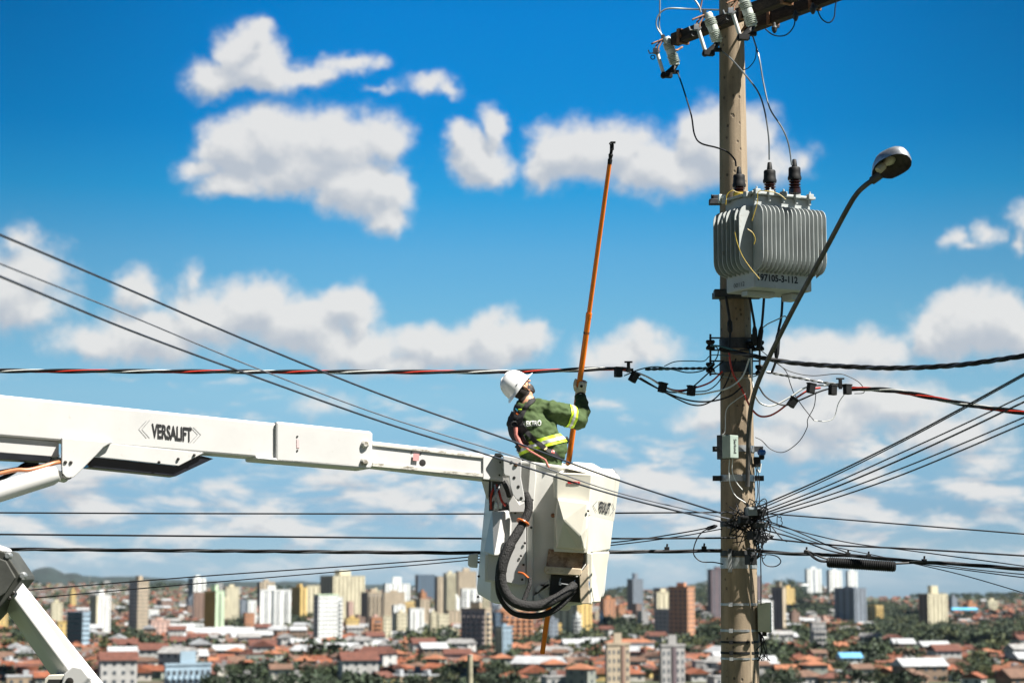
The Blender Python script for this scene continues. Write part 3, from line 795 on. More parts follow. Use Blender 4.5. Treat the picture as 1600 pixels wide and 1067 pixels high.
# ------------------------------------------------------------------ materials of the foreground
def concrete():
    m = bpy.data.materials.new('pole_concrete'); m.use_nodes = True; t = m.node_tree; t.nodes.clear(); N = NT(t)
    co = N.n('ShaderNodeTexCoord').outputs['Object']
    big = N.noise(N.vm('MULTIPLY', co, (3, 3, .8)), 2.2, 6, .65).outputs['Fac']
    c = N.ramp(big, [(.3, (.18, .137, .09)), (.5, (.265, .207, .14)), (.7, (.33, .265, .185))])
    fine = N.noise(co, 90, 3, .7).outputs['Fac']
    c = N.mix(N.mr(fine, .35, .65, .25, 0), c, (.15, .12, .09))
    vor = N.n('ShaderNodeTexVoronoi'); N.put(vor.inputs['Vector'], N.vm('MULTIPLY', co, (1, 1, .75))); vor.inputs['Scale'].default_value = 17
    hole = N.mr(vor.outputs['Distance'], .13, .24, 1, 0)
    sel = N.m('GREATER_THAN', N.n('ShaderNodeSeparateColor').outputs[0], .5)
    sc = sel.node.inputs[0].links[0].from_node; N.put(sc.inputs[0], vor.outputs['Color'])
    hole = N.m('MULTIPLY', hole, sel)
    c = N.mix(N.m('MULTIPLY', hole, .8), c, (.06, .045, .035))
    streak = N.noise(N.vm('MULTIPLY', co, (9, 9, .35)), 2.5, 5, .7).outputs['Fac']
    c = N.mix(N.mr(streak, .5, .72, 0, .65), c, (.12, .095, .07))
    b = N.n('ShaderNodeBsdfPrincipled'); N.put(b.inputs['Base Color'], c); b.inputs['Roughness'].default_value = .92
    h = N.m('SUBTRACT', N.m('MULTIPLY', fine, .25), hole)
    bp = N.n('ShaderNodeBump'); bp.inputs['Strength'].default_value = .6; bp.inputs['Distance'].default_value = .008
    N.put(bp.inputs['Height'], h); N.put(b.inputs['Normal'], bp.outputs[0])
    o = N.n('ShaderNodeOutputMaterial'); N.put(o.inputs[0], b.outputs[0]); return m
m_conc = concrete()
m_galv = mat('galvanised_steel', (.40, .42, .43), .45, .7, var=.2, vscale=20)
m_steel_d = mat('weathered_steel', (.05, .055, .06), .6, .4, var=.3, vscale=18)
m_rust = mat('rusty_iron', (.26, .13, .07), .8, .2, var=.35, vscale=30)
m_black = mat('black_plastic', (.010, .011, .012), .6, spec=.25, var=.2, vscale=12)
m_cable = mat('black_cable', (.009, .010, .013), .55, spec=.3, var=.25, vscale=8)
m_cable_b = mat('dark_blue_cable', (.02, .028, .045), .45, var=.2, vscale=8)
m_cable_g = mat('faded_grey_cable', (.10, .11, .135), .5, var=.15, vscale=8)
m_red = mat('red_insulation', (.50, .035, .02), .4, var=.15, vscale=10)
m_whitec = mat('white_insulation', (.66, .68, .66), .4, var=.1, vscale=10)
m_teal = mat('bluish_bare_wire', (.05, .14, .19), .35, .3, var=.2, vscale=10)
m_leadc = mat('grey_lead', (.17, .19, .20), .3, .3, var=.2, vscale=10)
m_alu = mat('bare_aluminium_wire', (.30, .32, .32), .4, .5, var=.15, vscale=14)
m_wood = mat('weathered_wood', (.035, .022, .016), .9, var=.5, vscale=5, bump=.6, bscale=20, stretch=(1, 1, 6), dirt=((.12, .085, .06), .6, 9))
m_porc = mat('grey_porcelain', (.52, .57, .53), .18, var=.08, vscale=12)
m_porcb = mat('brown_porcelain', (.035, .012, .008), .12, var=.15, vscale=12)
m_yel = mat('yellow_tape', (.42, .30, .02), .5, var=.15, vscale=30)
m_tcan = mat('transformer_paint', (.37, .40, .40), .5, var=.10, vscale=4, dirt=((.22, .19, .14), .60, 7))
m_txt = mat('black_lettering', (.008, .008, .010), .6, var=.1)

# ------------------------------------------------------------------ the utility pole
YP = 18.5
ptop, pbot = at(1141, 0, YP), at(1157, 1067, YP)
px0 = at(1150, 560, YP).x
def prad(z):   # radius by height
    za, zb = at(1142, 100, YP).z, at(1156, 1000, YP).z
    ra = 20 / F * 18.9; rb = 29 / F * 18.5
    return ra + (rb - ra) * (za - z) / (za - zb)
PC = Vector((px0, YP, 0))
pole = thing('utility_pole', PC, 'tall tapered beige concrete pole carrying the transformer and the street lamp', 'utility pole')
q = MB(); rings = []
zt_ = ptop.z + 1.2; n_ = 40
for i in range(41):
    z = -.3 + (zt_ + .3) * i / 40; r = prad(z); ring = []
    for k in range(n_):
        a = 2 * math.pi * k / n_
        rr = r
        # two mould seams
        for a0 in (R(-62), R(118)):
            d = abs((a - a0 + math.pi) % (2 * math.pi) - math.pi)
            if d < .05: rr += .007
        ring.append((px0 + rr * math.cos(a), YP + rr * math.sin(a), z))
    rings.append([Vector(p) for p in ring])
q.loft(rings); q.build('shaft', m_conc, pole, smooth=35)
def zpx(py, Y=None): return at(1150, py, (Y or YP) - .17).z
def band(py, h, m, bolt=True, name='pole_band', tk=.008, ears=True):
    z = zpx(py); r = prad(z) + tk; q = MB(); rg = []
    for zz, rr in ((z - h / 2, r - .006), (z - h / 2, r), (z + h / 2, r), (z + h / 2, r - .006)):
        rg.append([Vector((px0 + rr * math.cos(2 * math.pi * k / 32), YP + rr * math.sin(2 * math.pi * k / 32), zz)) for k in range(32)])
    q.loft(rg, cap=False)
    o = q.build(name, m, pole, smooth=35)
    if ears:
        for s in (-1, 1):
            e = MB(); e.box((px0 + s * (r + .03), YP - .05, z), (.08, .03, h * .8)); e.tube([(px0 + s * (r + .045), YP - .10, z), (px0 + s * (r + .045), YP + .02, z)], .011, 6)
            e.build('bolt_lug', m_steel_d, o)
    return o
for py, h in ((700, .06), (746, .06)): band(py, h, m_galv)
for py, h in ((535, .10), (572, .10)): band(py, h, m_steel_d, ears=False)
for py in (460,): band(py, .07, m_steel_d)
for py, m, h in ((818, m_steel_d, .05), (864, m_steel_d, .05), (879, m_galv, .10), (944, m_galv, .022), (985, m_galv, .022), (1003, m_black, .020), (1020, m_black, .022), (1029, m_galv, .018)):
    o = band(py, h, m, ears=False, tk=.005)
    e = MB(); z = zpx(py); e.box((px0 - .10, YP - prad(z) - .004, z), (.035, .02, h * 1.7)); e.build('buckle', m, o)

# cross arms : two timbers bolted either side of the pole
XD = Vector((.525, -.851, 0)).normalized(); XN = Vector((XD.y, -XD.x, 0)) * -1
XN = Vector((.851, .525, 0))
CZ = at(1142, 42, YP).z
arm = []
for s, lab in ((-1, 'dark weathered timber cross arm crossing in front of the pole top'), (1, 'dark weathered timber cross arm crossing behind the pole top')):
    c = Vector((px0 - .02, YP, CZ)) + XN * s * .165; t0 = -.66 if s < 0 else -.30; t1 = 1.95
    M = Matrix((XD, XN, Vector((0, 0, 1)))).transposed()
    q = MB(); q.box(c + XD * (t0 + t1) / 2, (t1 - t0, .095, .115), M=M)
    a = thing('crossarm', c, lab, 'cross arm'); q.build('beam', m_wood, a, bevel=.006)
    for d in ((-.5,) if s < 0 else ()) + (-.05, .55, 1.0, 1.45):
        q = MB(); q.tube([c + XD * d - XN * .06 * s * -1 + Vector((0, 0, 0)), c + XD * d + XN * .075 * s], .013, 6); q.lathe([(.028, 0), (.028, .012)], c + XD * d + XN * s * .048, XN * s, 6); q.build('bolt', m_rust, a)
    for d in ((-.52, .45, 1.05) if s < 0 else (.45, 1.05, 1.5)):
        q = MB()
        for zz in (-.066, .066): q.box(c + XD * d + Vector((0, 0, zz)), (.04, .125, .012), M=M)
        for ww in (-.058, .058): q.box(c + XD * d + XN * ww, (.04, .010, .14), M=M)
        q.build('strap', m_rust, a)
    arm.append(c)
q = MB()
for s in (-1, 1):
    q.tube([arm[0] + XD * .55 + Vector((0, 0, -.06)), Vector((px0 + .06, YP - .05, CZ - .10))], .012, 6)
q.build('brace', m_rust, pole)

# fused cutouts
def cutout():
    B0 = at(1041, 60, 19.0); B1 = at(1056, 103, 19.0)
    root = thing('fuse_cutout', B0, '', 'fuse cutout')
    ax = B1 - B0; L = ax.length
    prof = [(.0, -.012), (.036, -.008), (.042, .01), (.042, .05)]
    h = .06
    for i in range(4): prof += [(.036, h), (.056, h + .011), (.056, h + .014), (.036, h + .022)]; h += .024
    prof += [(.048, h + .004), (.048, h + .07), (.038, h + .075)]; h += .08
    for i in range(5): prof += [(.036, h), (.056, h + .011), (.056, h + .014), (.036, h + .022)]; h += .024
    k = L / (h + .03); prof += [(.040, h), (.040, h + .028), (0, h + .03)]
    q = MB(); q.lathe([(r * 1.0, z * k) for r, z in prof], B0, ax, 20); q.build('insulator', m_porc, root, smooth=35)
    def p(x, y, Y=19.0): return at(x, y, Y)
    T0, T1 = p(1027, 84, 18.94), p(1037, 116, 18.94)
    q = MB(); q.tube([T0, T1], .018, 12); q.build('fuse_tube', m_whitec, root, smooth=True)
    q = MB(); q.tube([p(1038, 61), p(1030, 64, 18.97), p(1018, 69, 18.94)], .010, 6); q.tube([p(1037, 62), p(1029, 74, 18.96), p(1029, 79, 18.94), p(1023, 80, 18.94)], .008, 6)
    q.tube([p(1034, 62, 19.03), p(1025, 72, 18.99), p(1024, 79, 18.97)], .008, 6); q.build('upper_bracket', m_rust, root)
    q = MB(); q.tube([p(1021, 78, 18.94), p(1022, 84, 18.93), p(1026, 85, 18.92), p(1031, 80, 18.92)], .008, 6)
    q.box(p(1024, 80, 18.94), (.045, .05, .05)); q.tube([p(1013, 79, 18.94), p(1015, 84, 18.93), p(1022, 83, 18.93)], .007, 6); q.build('latch', m_galv, root)
    q = MB(); c = p(1020, 90, 18.93)
    q.tube([c + Vector((.020 * math.cos(a), 0, .020 * math.sin(a))) for a in [i * math.pi / 8 for i in range(16)]], .005, 6, closed=True); q.build('pull_ring', m_steel_d, root)
    q = MB(); q.tube([p(1056, 102), p(1050, 110, 18.97), p(1040, 117, 18.95)], [.024, .034, .026], 8); q.box(p(1042, 118, 18.95), (.10, .06, .045), rz=.2); q.lathe([(.03, 0), (.03, .05)], p(1037, 117, 18.92), (0, 1, 0), 10)
    q.box(p(1052, 113, 18.98), (.11, .05, .03)); q.build('lower_hinge', m_black, root)
    q = MB(); q.tube([p(1036, 60), p(1035, 55)], .017, 8); q.box(p(1036, 58), (.035, .035, .03)); q.build('terminal', m_steel_d, root)
    q = MB(); q.tube([p(1046, 78, 19.03), p(1058, 79, 19.10), p(1066, 74, 19.16)], .011, 6); q.build('mounting_arm', m_rust, root)
    return root
cut = cutout()
C0 = at(1041, 60, 19.0)
for i, (px, py, Y, lab) in enumerate(((1041, 60, 19.0, 'grey porcelain fuse cutout hanging free at the left end of the cross arms'), (1106, 22, 18.2, 'grey porcelain fuse cutout in front of the left edge of the pole top'), (1160, -4, 17.75, 'grey porcelain fuse cutout right of the pole, cut by the top of the picture'))):
    o = cut if i == 0 else copy_tree(cut)
    o.location = Vector(o.location) if i == 0 else at(px, py, Y)
    if i: o.scale = (1.02, 1.02, 1.02)
    tag(o, lab, 'fuse cutout', 'fuse cutouts on the cross arms')

# ------------------------------------------------------------------ cables
def grow(pts, P):
    """lines that leave the picture run on beyond it"""
    if pts[0][0] < -30: P = [P[0] + (P[0] - P[1]).normalized() * 9] + P
    if pts[-1][0] > 1640: P = P + [P[-1] + (P[-1] - P[-2]).normalized() * 9]
    return P
def cable(name, pts, r, m, lab, cat='cable', n=6, seg=8, group=None, raw=False):
    P = grow(pts, smooth_path(PX(pts, YP - .2), seg))
    q = MB(); q.tube(P, r, n)
    return tag(q.build(name, m, smooth=True), lab, cat, group)
def twisted(name, pts, R0, r, mats_, lab, pitch=.55, seg=40, n=6, names='strand', raw=False):
    rs_ = r if isinstance(r, (list, tuple)) else [r] * len(mats_)
    P = smooth_path(PX(pts, YP - .2) if not raw else pts, seg)
    root = thing(name, P[0], lab, 'cable'); acc = 0
    cum = [0]
    for a, b in zip(P, P[1:]): acc += (b - a).length; cum.append(acc)
    k = len(mats_)
    for j, m in enumerate(mats_):
        out = []
        for i, p in enumerate(P):
            t = (P[min(i + 1, len(P) - 1)] - P[max(0, i - 1)]).normalized(); x, y = frame(t)
            ph = 2 * math.pi * (cum[i] / pitch + j / k + .06 * math.sin(cum[i] * 2.3))
            out.append(p + (x * math.cos(ph) + y * math.sin(ph)) * R0)
        q = MB(); q.tube(out, rs_[j], n); q.build(names, m, root, smooth=True)
    return root
# low voltage bundle to the left and to the right
twisted('cable', [(-60, 579, 18.3), (200, 580, 18.3), (500, 581, 18.3), (800, 580.5, 18.3), (950, 576, 18.3), (985, 578, 18.25)], .011, [.0075, .013, .0065, .013], [m_red, m_cable, m_whitec, m_cable], 'twisted red, white and black cable running level to the left of the pole', 1.05)
twisted('cable', [(1325, 607, 18.2), (1400, 611, 17.9), (1500, 630, 17.5), (1600, 645, 17.1), (1680, 655, 16.8)], .013, [.009, .0125, .0065, .012], [m_red, m_cable, m_whitec, m_cable], 'twisted red, white and black cable leaving the pole to the right', .8)
twisted('cable', [(1125, 545, 18.28), (1175, 556, 18.1), (1240, 567, 18.0), (1310, 572, 17.7), (1400, 575, 17.3), (1500, 570, 16.9), (1600, 556, 16.5), (1680, 545, 16.2)], .011, .013, [m_cable, m_cable_b, m_cable], 'thick black twisted cable crossing the pole and leaving to the upper right', .42)
twisted('cable', [(1008, 577, 18.3), (1050, 576, 18.3), (1104, 575.5, 18.3)], .006, .009, [m_cable, m_teal], 'short thick dark twisted messenger wire ending at the left insulator rack', .12, names='strand')
twisted('cable', [(1197, 581, 18.2), (1240, 589, 18.2), (1290, 598, 18.2), (1328, 602, 18.2)], .006, .007, [m_alu, m_steel_d], 'pale twisted bare messenger wire right of the lamp arm', .12)
# drop wires from the cutouts to the transformer
cable('wire', [(1059, 114, 18.9), (1068, 140, 18.7), (1080, 180, 18.3), (1085, 210, 18.1), (1095, 224, 18.0), (1120, 231, 17.95), (1137, 238, 17.9), (1148, 250, 17.9), (1150, 260, 17.9)], .008, m_cable, 'black lead from the left fuse cutout to the left transformer bushing', 'wire')
cable('wire', [(1128, 80, 18.2), (1142, 92, 18.1), (1165, 118, 18.0), (1185, 145, 17.9), (1195, 175, 17.8), (1201, 215, 17.75), (1202, 250, 17.75)], .0075, m_leadc, 'pale lead from the middle fuse cutout to the middle transformer bushing', 'wire')
cable('wire', [(1176, 56, 17.8), (1186, 90, 17.7), (1193, 130, 17.65), (1203, 170, 17.6), (1222, 200, 17.6), (1232, 225, 17.6), (1237, 258, 17.6)], .0075, m_leadc, 'pale lead from the right fuse cutout to the right transformer bushing', 'wire')
cable('wire', [(1034, 55, 18.95), (1026, 42, 18.95), (1027, 28, 18.95), (1036, 17, 18.95), (1050, 13.5, 18.95), (1085, 15, 18.95), (1125, 16, 18.75)], .008, m_alu, 'pale wire arching from the left cutout back to the pole top', 'wire')
cable('wire', [(1033, 54, 18.98), (1030, 40, 18.98), (1031, 20, 18.98), (1031, -30, 18.98)], .008, m_alu, 'pale wire rising from the left cutout out of the picture', 'wire')
cable('wire', [(1095, 20, 18.2), (1092, 10, 18.2), (1082, -5, 18.2), (1070, -20, 18.2)], .009, m_alu, 'pale wire rising leftward above the middle cutout', 'wire')
cable('wire', [(1094, 18, 18.22), (1096, 5, 18.22), (1102, -20, 18.22)], .008, m_rust, 'rusty wire rising straight above the middle cutout', 'wire')
cable('wire', [(1175, 56, 18.3), (1181, 72, 18.3), (1180, 92, 18.3), (1170, 106, 18.3), (1160, 110, 18.4)], 0.0048, m_cable, 'thin black loop right of the pole below the cross arms', 'wire')
cable('wire', [(1196, 46, 17.8), (1206, 54, 17.6), (1218, 57, 17.4), (1230, 54, 17.3), (1240, 42, 17.2), (1243, 26, 17.2)], .006, m_cable, 'black drooping jumper under the middle of the cross arm', 'wire')
cable('wire', [(1277, 16, 17.0), (1284, 30, 16.9), (1295, 36, 16.8), (1303, 28, 16.8), (1305, 12, 16.8), (1307, 0, 16.8), (1309, -14, 16.8)], .006, m_cable, 'black drooping jumper under the right end of the cross arm', 'wire')
for (x, y, Y, lab) in ((1210, 44, 17.7, 'small dark clamp under the cross arm right of the pole'), (1243, 25, 17.25, 'small dark clamp under the middle of the right arm half'), (1270, 14, 17.0, 'larger dark clamp near the right end of the cross arm')):
    q = MB(); c = at(x, y, Y); q.lathe([(.010, -.05), (.022, -.03), (.028, 0), (.018, .02), (.01, .05)], c, (0, 0, 1), 8); q.box(c + Vector((.02, 0, .012)), (.05, .03, .02)); tag(q.build('clamp', m_steel_d), lab, 'clamp')

# left-hand street lines
cable('cable', [(-60, 800.5, 18.5), (300, 802, 18.4), (750, 802.5, 18.35), (1000, 801, 18.3), (1150, 800, 18.28)], 0.0080, m_cable, 'thin black line running level to the left, uppermost of the three level ones')
cable('cable', [(-60, 834, 18.5), (400, 838, 18.4), (740, 841, 18.35), (1000, 841, 18.3), (1150, 840, 18.28)], 0.0096, m_cable, 'black line running level to the left, middle of the three level ones')
twisted('cable', [(-60, 857, 18.45), (300, 860, 18.4), (740, 863.5, 18.35), (960, 862, 18.3), (1060, 861, 18.3), (1128, 860, 18.3)], .009, .0105, [m_cable, m_steel_d, m_cable], 'thick black lashed cable running level to the left, lowest of the three level ones', 1.3)
cable('cable', [(-60, 930, 18.8), (300, 901, 18.7), (560, 883, 18.6), (730, 870, 18.5), (960, 847, 18.4), (1060, 833, 18.35), (1118, 822, 18.3)], 0.0064, m_cable, 'thin black line climbing gently rightward behind the bucket, upper one of the pair')
cable('cable', [(40, 935, 18.9), (300, 912, 18.7), (560, 890, 18.6), (730, 875, 18.5), (960, 851, 18.4), (1060, 838, 18.35), (1128, 826, 18.3)], 0.0056, m_cable, 'thin black line climbing gently rightward behind the bucket, lower one of the pair')
# diagonal house drops that come towards the camera
cable('cable', [(-60, 343, 10.2), (0, 367, 10.8), (200, 452, 13.2), (400, 538, 14.3), (600, 618, 15.2), (800, 689, 15.9), (960, 748, 16.7), (1128, 802, 18.2)], .0075, m_cable_b, 'dark blue diagonal drop line from the upper left, upper of the two dark ones')
cable('cable', [(-60, 410, 10.2), (0, 432, 10.8), (200, 515, 13.2), (400, 589, 14.2), (600, 660, 15.1), (760, 710, 15.8), (960, 773, 16.7), (1128, 815, 18.2)], .0075, m_cable_b, 'dark blue diagonal drop line from the upper left, lower of the two dark ones')
cable('cable', [(-60, 387, 10.2), (0, 412, 10.8), (200, 492, 13.2), (400, 575, 14.3), (600, 650, 15.2), (800, 712, 15.9), (960, 768, 16.7), (1146, 812, 18.2)], .005, m_cable_g, 'thin pale grey diagonal drop line between the two dark ones')
# right-hand fan
fan = [((1172, 797), (1400, 692), (1600, 584), (1680, 542), 'topmost'), ((1176, 800), (1400, 695), (1600, 587), (1680, 545), 'second, almost touching the topmost'), ((1180, 803), (1400, 711), (1600, 618), (1680, 582), 'third from the top'), ((1180, 807), (1400, 721), (1600, 628), (1680, 592), 'fourth from the top'), ((1184, 808), (1400, 735), (1600, 652), (1680, 618), 'fifth from the top'), ((1186, 812), (1400, 745), (1600, 662), (1680, 630), 'lowest')]
for i, (a, b, c, d, w) in enumerate(fan):
    mid = lambda p, q_, t, e=0: (p[0] + (q_[0] - p[0]) * t, p[1] + (q_[1] - p[1]) * t + e)
    m1 = mid(a, b, .5, 3)
    cable('cable', [(*a, 18.25), (*m1, 17.2), (*b, 16.1), (*mid(b, c, .5, 1), 15.0), (*c, 14.0), (*d, 13.4)], (.0065, .005, .0055, .007, .0055, .006)[i], m_cable, 'thin black line of the fan rising to the right edge, ' + w)
cable('cable', [(1180, 801, 18.3), (1250, 806, 18.2), (1400, 818, 18), (1600, 834, 17.7), (1680, 841, 17.6)], 0.0072, m_cable, 'black line sinking slightly to the right just below the fan')
cable('cable', [(1170, 838, 18.3), (1300, 851, 18.1), (1420, 857, 17.9), (1600, 868, 17.6), (1680, 873, 17.5)], 0.0088, m_cable, 'thicker black line sinking to the right above the lashed cable')
cable('cable', [(1180, 812, 18.3), (1250, 830, 18.2), (1330, 848, 18.1), (1430, 861, 17.9), (1600, 884, 17.6), (1680, 895, 17.5)], 0.0056, m_cable, 'thin black line crossing down to the right edge at mid slope')
cable('cable', [(1180, 812, 18.3), (1240, 835, 18.2), (1290, 851, 18.1), (1400, 874, 18), (1500, 897, 17.8), (1600, 926, 17.6), (1660, 945, 17.5)], 0.0048, m_cable, 'thinnest black line sinking steeply to the lower right corner')
cable('cable', [(1188, 826, 18.3), (1240, 840, 18.2), (1290, 858, 18.15), (1324, 866, 18.1)], 0.0072, m_cable, 'short black line joining the lashed cable from the tangle, shallow one')
cable('cable', [(1194, 812, 18.3), (1240, 828, 18.2), (1290, 850, 18.15), (1326, 864, 18.1)], 0.0064, m_cable, 'short black line joining the lashed cable from the tangle, steeper one')
twisted('cable', [(1168, 858, 18.3), (1225, 864, 18.2), (1330, 868, 18.1), (1430, 877, 17.9), (1500, 881, 17.8), (1600, 889, 17.6), (1680, 894, 17.5)], .009, .0105, [m_cable, m_cable, m_steel_d], 'thick black lashed cable with clamps running to the right edge', 1.1)
cable('cable', [(1400, 881, 17.95), (1450, 880, 17.9), (1520, 889, 17.8), (1600, 897, 17.6), (1680, 903, 17.5)], 0.0052, m_cable, 'thin line under the lashed cable at the far right, upper')
cable('cable', [(1430, 880, 17.95), (1500, 889, 17.8), (1600, 902, 17.6), (1680, 911, 17.5)], 0.0052, m_cable, 'thin line under the lashed cable at the far right, lower')
# ribbed splice closure
c0, c1 = at(1292, 878, 18.0), at(1400, 885, 17.85)
root = thing('splice_closure', c0, 'black ribbed tubular splice closure hung under the lashed cable', 'splice closure')
ax = (c1 - c0); L = ax.length; prof = [(0, 0), (.03, .0), (.046, .01)]
for i in range(30):
    h = .02 + (L - .04) * i / 30; prof += [(.043, h), (.050, h + .006), (.050, h + .011), (.043, h + .016)]
prof += [(.045, L - .01), (.03, L), (0, L)]
q = MB(); q.lathe(prof, c0, ax, 18); q.build('ribbed_body', m_black, root)
q = MB(); q.tube(smooth_path(PX([(1262, 862, 18.05), (1272, 871, 18.02), (1282, 876, 18), (1294, 877, 18)])), .012, 6); q.build('hanger_wire', m_cable, root, smooth=True); q = MB(); q.tube(smooth_path(PX([(1258, 859, 18.05), (1266, 862, 18.05), (1280, 869, 18), (1296, 874, 18)])), .009, 6); q.build('hanger_wire', m_cable, root, smooth=True); q = MB(); q.tube(PX([(1398, 880, 17.88), (1420, 879, 17.9)]), .010, 6); q.build('hanger_wire', m_cable, root, smooth=True)
for (x, y, Y, lab) in ((1260, 862, 18.1, 'first clamp on the right lashed cable from the pole'), (1325, 866, 18.05, 'clamp on the lashed cable above the left part of the closure'), (1357, 869, 18.0, 'clamp on the lashed cable above the middle of the closure'), (1444, 876, 17.9, 'clamp on the lashed cable right of the closure'), (1100, 856, 18.3, 'clamp on the left lashed cable just before the pole'), (1042, 857, 18.3, 'clamp on the left lashed cable farther from the pole')):
    q = MB(); c = at(x, y, Y); q.box(c, (.045, .03, .035)); q.tube([c + Vector((0, 0, .01)), c + Vector((.004, 0, .045))], .010, 6); tag(q.build('cable_clamp', m_black, bevel=.004), lab, 'clamp')
# connector jumpers at the low voltage level
J = [
 ([(980, 577), (1010, 588), (1040, 605), (1060, 610), (1085, 606), (1110, 597), (1129, 580)], .011, m_red, 'red jumper sagging left of the pole'),
 ([(985, 579), (1010, 588), (1035, 603), (1060, 613), (1090, 616), (1115, 612), (1140, 605), (1160, 588), (1171, 560)], .010, m_whitec, 'white jumper sagging left of the pole and rising over it'),
 ([(996, 590), (1020, 603), (1050, 617), (1080, 626), (1110, 627), (1140, 619), (1160, 604)], .010, m_cable, 'black jumper, widest sag left of the pole'),
 ([(1000, 590), (1030, 608), (1056, 622), (1080, 632), (1100, 632), (1120, 620), (1135, 598), (1150, 560)], .009, m_cable, 'black jumper looping lowest beneath the connector blocks'),
 ([(1030, 605), (1050, 613), (1075, 609), (1090, 598), (1110, 580), (1130, 565)], .009, m_cable, 'black jumper rising from the third block to the left rack'),
 ([(1085, 612), (1105, 610), (1120, 600), (1130, 585)], 0.0072, m_cable, 'short black jumper from the fourth block to the pole'),
 ([(975, 587), (1000, 577), (1025, 573), (1050, 577), (1075, 582), (1100, 578), (1118, 562), (1122, 546), (1112, 538)], .008, m_teal, 'bluish bare wire waving to the left rack'),
 ([(1038, 572), (1055, 565), (1080, 564), (1100, 564), (1112, 555), (1140, 556)], .006, m_teal, 'thin bluish wire above the messenger left of the pole'),
 ([(1110, 540), (1125, 541), (1150, 548), (1175, 556)], .011, m_teal, 'bluish bare wire lying across the front of the pole'),
 ([(1139, 548), (1141, 566), (1146, 585), (1160, 610), (1172, 635), (1185, 649), (1200, 650), (1215, 643), (1232, 630), (1248, 619), (1265, 609), (1282, 606)], .012, m_red, 'red jumper running down the pole and off to the right blocks'),
 ([(1173, 545), (1174, 565), (1176, 600), (1184, 626), (1200, 634), (1215, 631), (1235, 620), (1260, 605), (1290, 602), (1325, 603)], .010, m_whitec, 'white jumper sagging right of the lamp arm to the blocks'),
 ([(1185, 603), (1195, 618), (1210, 628), (1228, 633), (1250, 625), (1280, 612), (1300, 606)], .010, m_cable, 'black jumper sagging right of the lamp arm to the blocks'),
 ([(1110, 578), (1130, 588), (1155, 591), (1178, 588), (1195, 580)], .007, m_alu, 'pale stay wire crossing in front of the pole at rack height'),
 ([(1172, 545), (1172, 590)], .008, m_teal, 'straight bluish wire beside the right edge of the pole'),
]
for i, (pts, r, m, lab) in enumerate(J):
    cable('wire', [(x, y, YP - .25 - (.03 * (i % 3))) for x, y in pts], r * .82, m, lab, 'wire')
# the three secondary leads down from the transformer
for pts, lab, mm in (([(1134, 462), (1137, 480), (1140, 500), (1141, 520), (1140, 545)], 'black lead hanging down the front of the pole', m_cable), ([(1171, 462), (1175, 485), (1179, 510), (1180, 540)], 'black lead hanging down the right edge of the pole', m_cable), ([(1194, 462), (1192, 490), (1190, 510), (1185, 545)], 'black lead hanging from under the transformer centre', m_cable), ([(1223, 452), (1222, 480), (1220, 500), (1216, 520), (1213, 560), (1206, 582)], 'black lead hanging from the transformer to the lamp arm', m_cable)):
    root = cable('wire', [(x, y, 18.2) for x, y in pts], .013, mm, lab, 'wire')
    k = len(pts) // 2; a, b = at(*pts[k], 18.2), at(*pts[k + 1], 18.2)
    q = MB(); q.tube([a, a + (b - a) * .2, a + (b - a) * .8, b], [.014, .024, .024, .014], 8)
    root['_o'] = tuple(root['_o']); q.build('splice_sleeve', m_black, root, smooth=True)
cable('wire', [(1192, 512, 18.1), (1200, 506, 18.1), (1215, 499, 18.1), (1226, 494, 18.1), (1229, 500, 18.1), (1224, 515, 18.1), (1216, 524, 18.1)], .006, m_alu, 'pale wire curling between the hanging leads', 'wire')
# spool racks
def rack(px, lab, spools, Y=18.33):
    root = thing('insulator_rack', at(px, 590, Y), lab, 'insulator rack')
    q = MB(); q.tube([at(px, 522, Y), at(px, 587, Y)], .010, 8); q.build('rod', m_steel_d, root)
    q = MB(); s = 1 if px < 1150 else -1
    for y in (527, 546, 563, 583): q.box((at(px + s * 10, y + 1, Y)), (.14, .012, .014))
    q.build('bracket', m_steel_d, root)
    for y in spools:
        q = MB(); c = at(px, y, Y); q.lathe([(.01, -.046), (.038, -.044), (.044, -.030), (.038, -.016), (.024, 0), (.038, .016), (.044, .030), (.038, .044), (.01, .046)], c, (0, 0, 1), 16); q.build('spool_insulator', m_black, root, smooth=35)
rack(1110, 'rack with two black spool insulators left of the pole', (539, 574))
rack(1187, 'rack with two black spool insulators right of the pole behind the lamp arm', (540, 578))
rack(1175, 'small rack with one black spool insulator hugging the right pole edge', (541,), 18.36)
# connector blocks
B = [(966, 582, 0, 'first black connector block from the bucket, hanging straight', 18.2), (990, 590, .5, 'second black connector block, tilted, left of the pole', 18.2), (1035, 606, .2, 'third black connector block in the sagging jumpers', 18.2), (1080, 611, .1, 'fourth black connector block, nearest to the pole on its left', 18.2),
     (1238, 629, .6, 'tilted lowest black connector block right of the pole', 18.15), (1267, 607, .15, 'black connector block on the white jumper right of the pole', 18.15), (1301, 610, .05, 'black connector block under the clamp right of the pole', 18.1), (1324, 609, 0, 'rightmost black connector block', 18.05)]
for (x, y, a, lab, Y) in B:
    root = thing('connector_block', at(x, y, Y), lab, 'connector', 'black connector blocks on the low voltage jumpers')
    M = Matrix.Rotation(a, 3, 'Y') @ Matrix.Rotation(.5, 3, 'Z')
    q = MB(); q.box(at(x, y, Y), (.066, .055, .085), M=M); q.build('housing', m_black, root, bevel=.006)
    q = MB(); q.box(at(x, y, Y) + M @ Vector((0, 0, .045)), (.078, .06, .014), M=M); q.build('lid', m_black, root, bevel=.003)
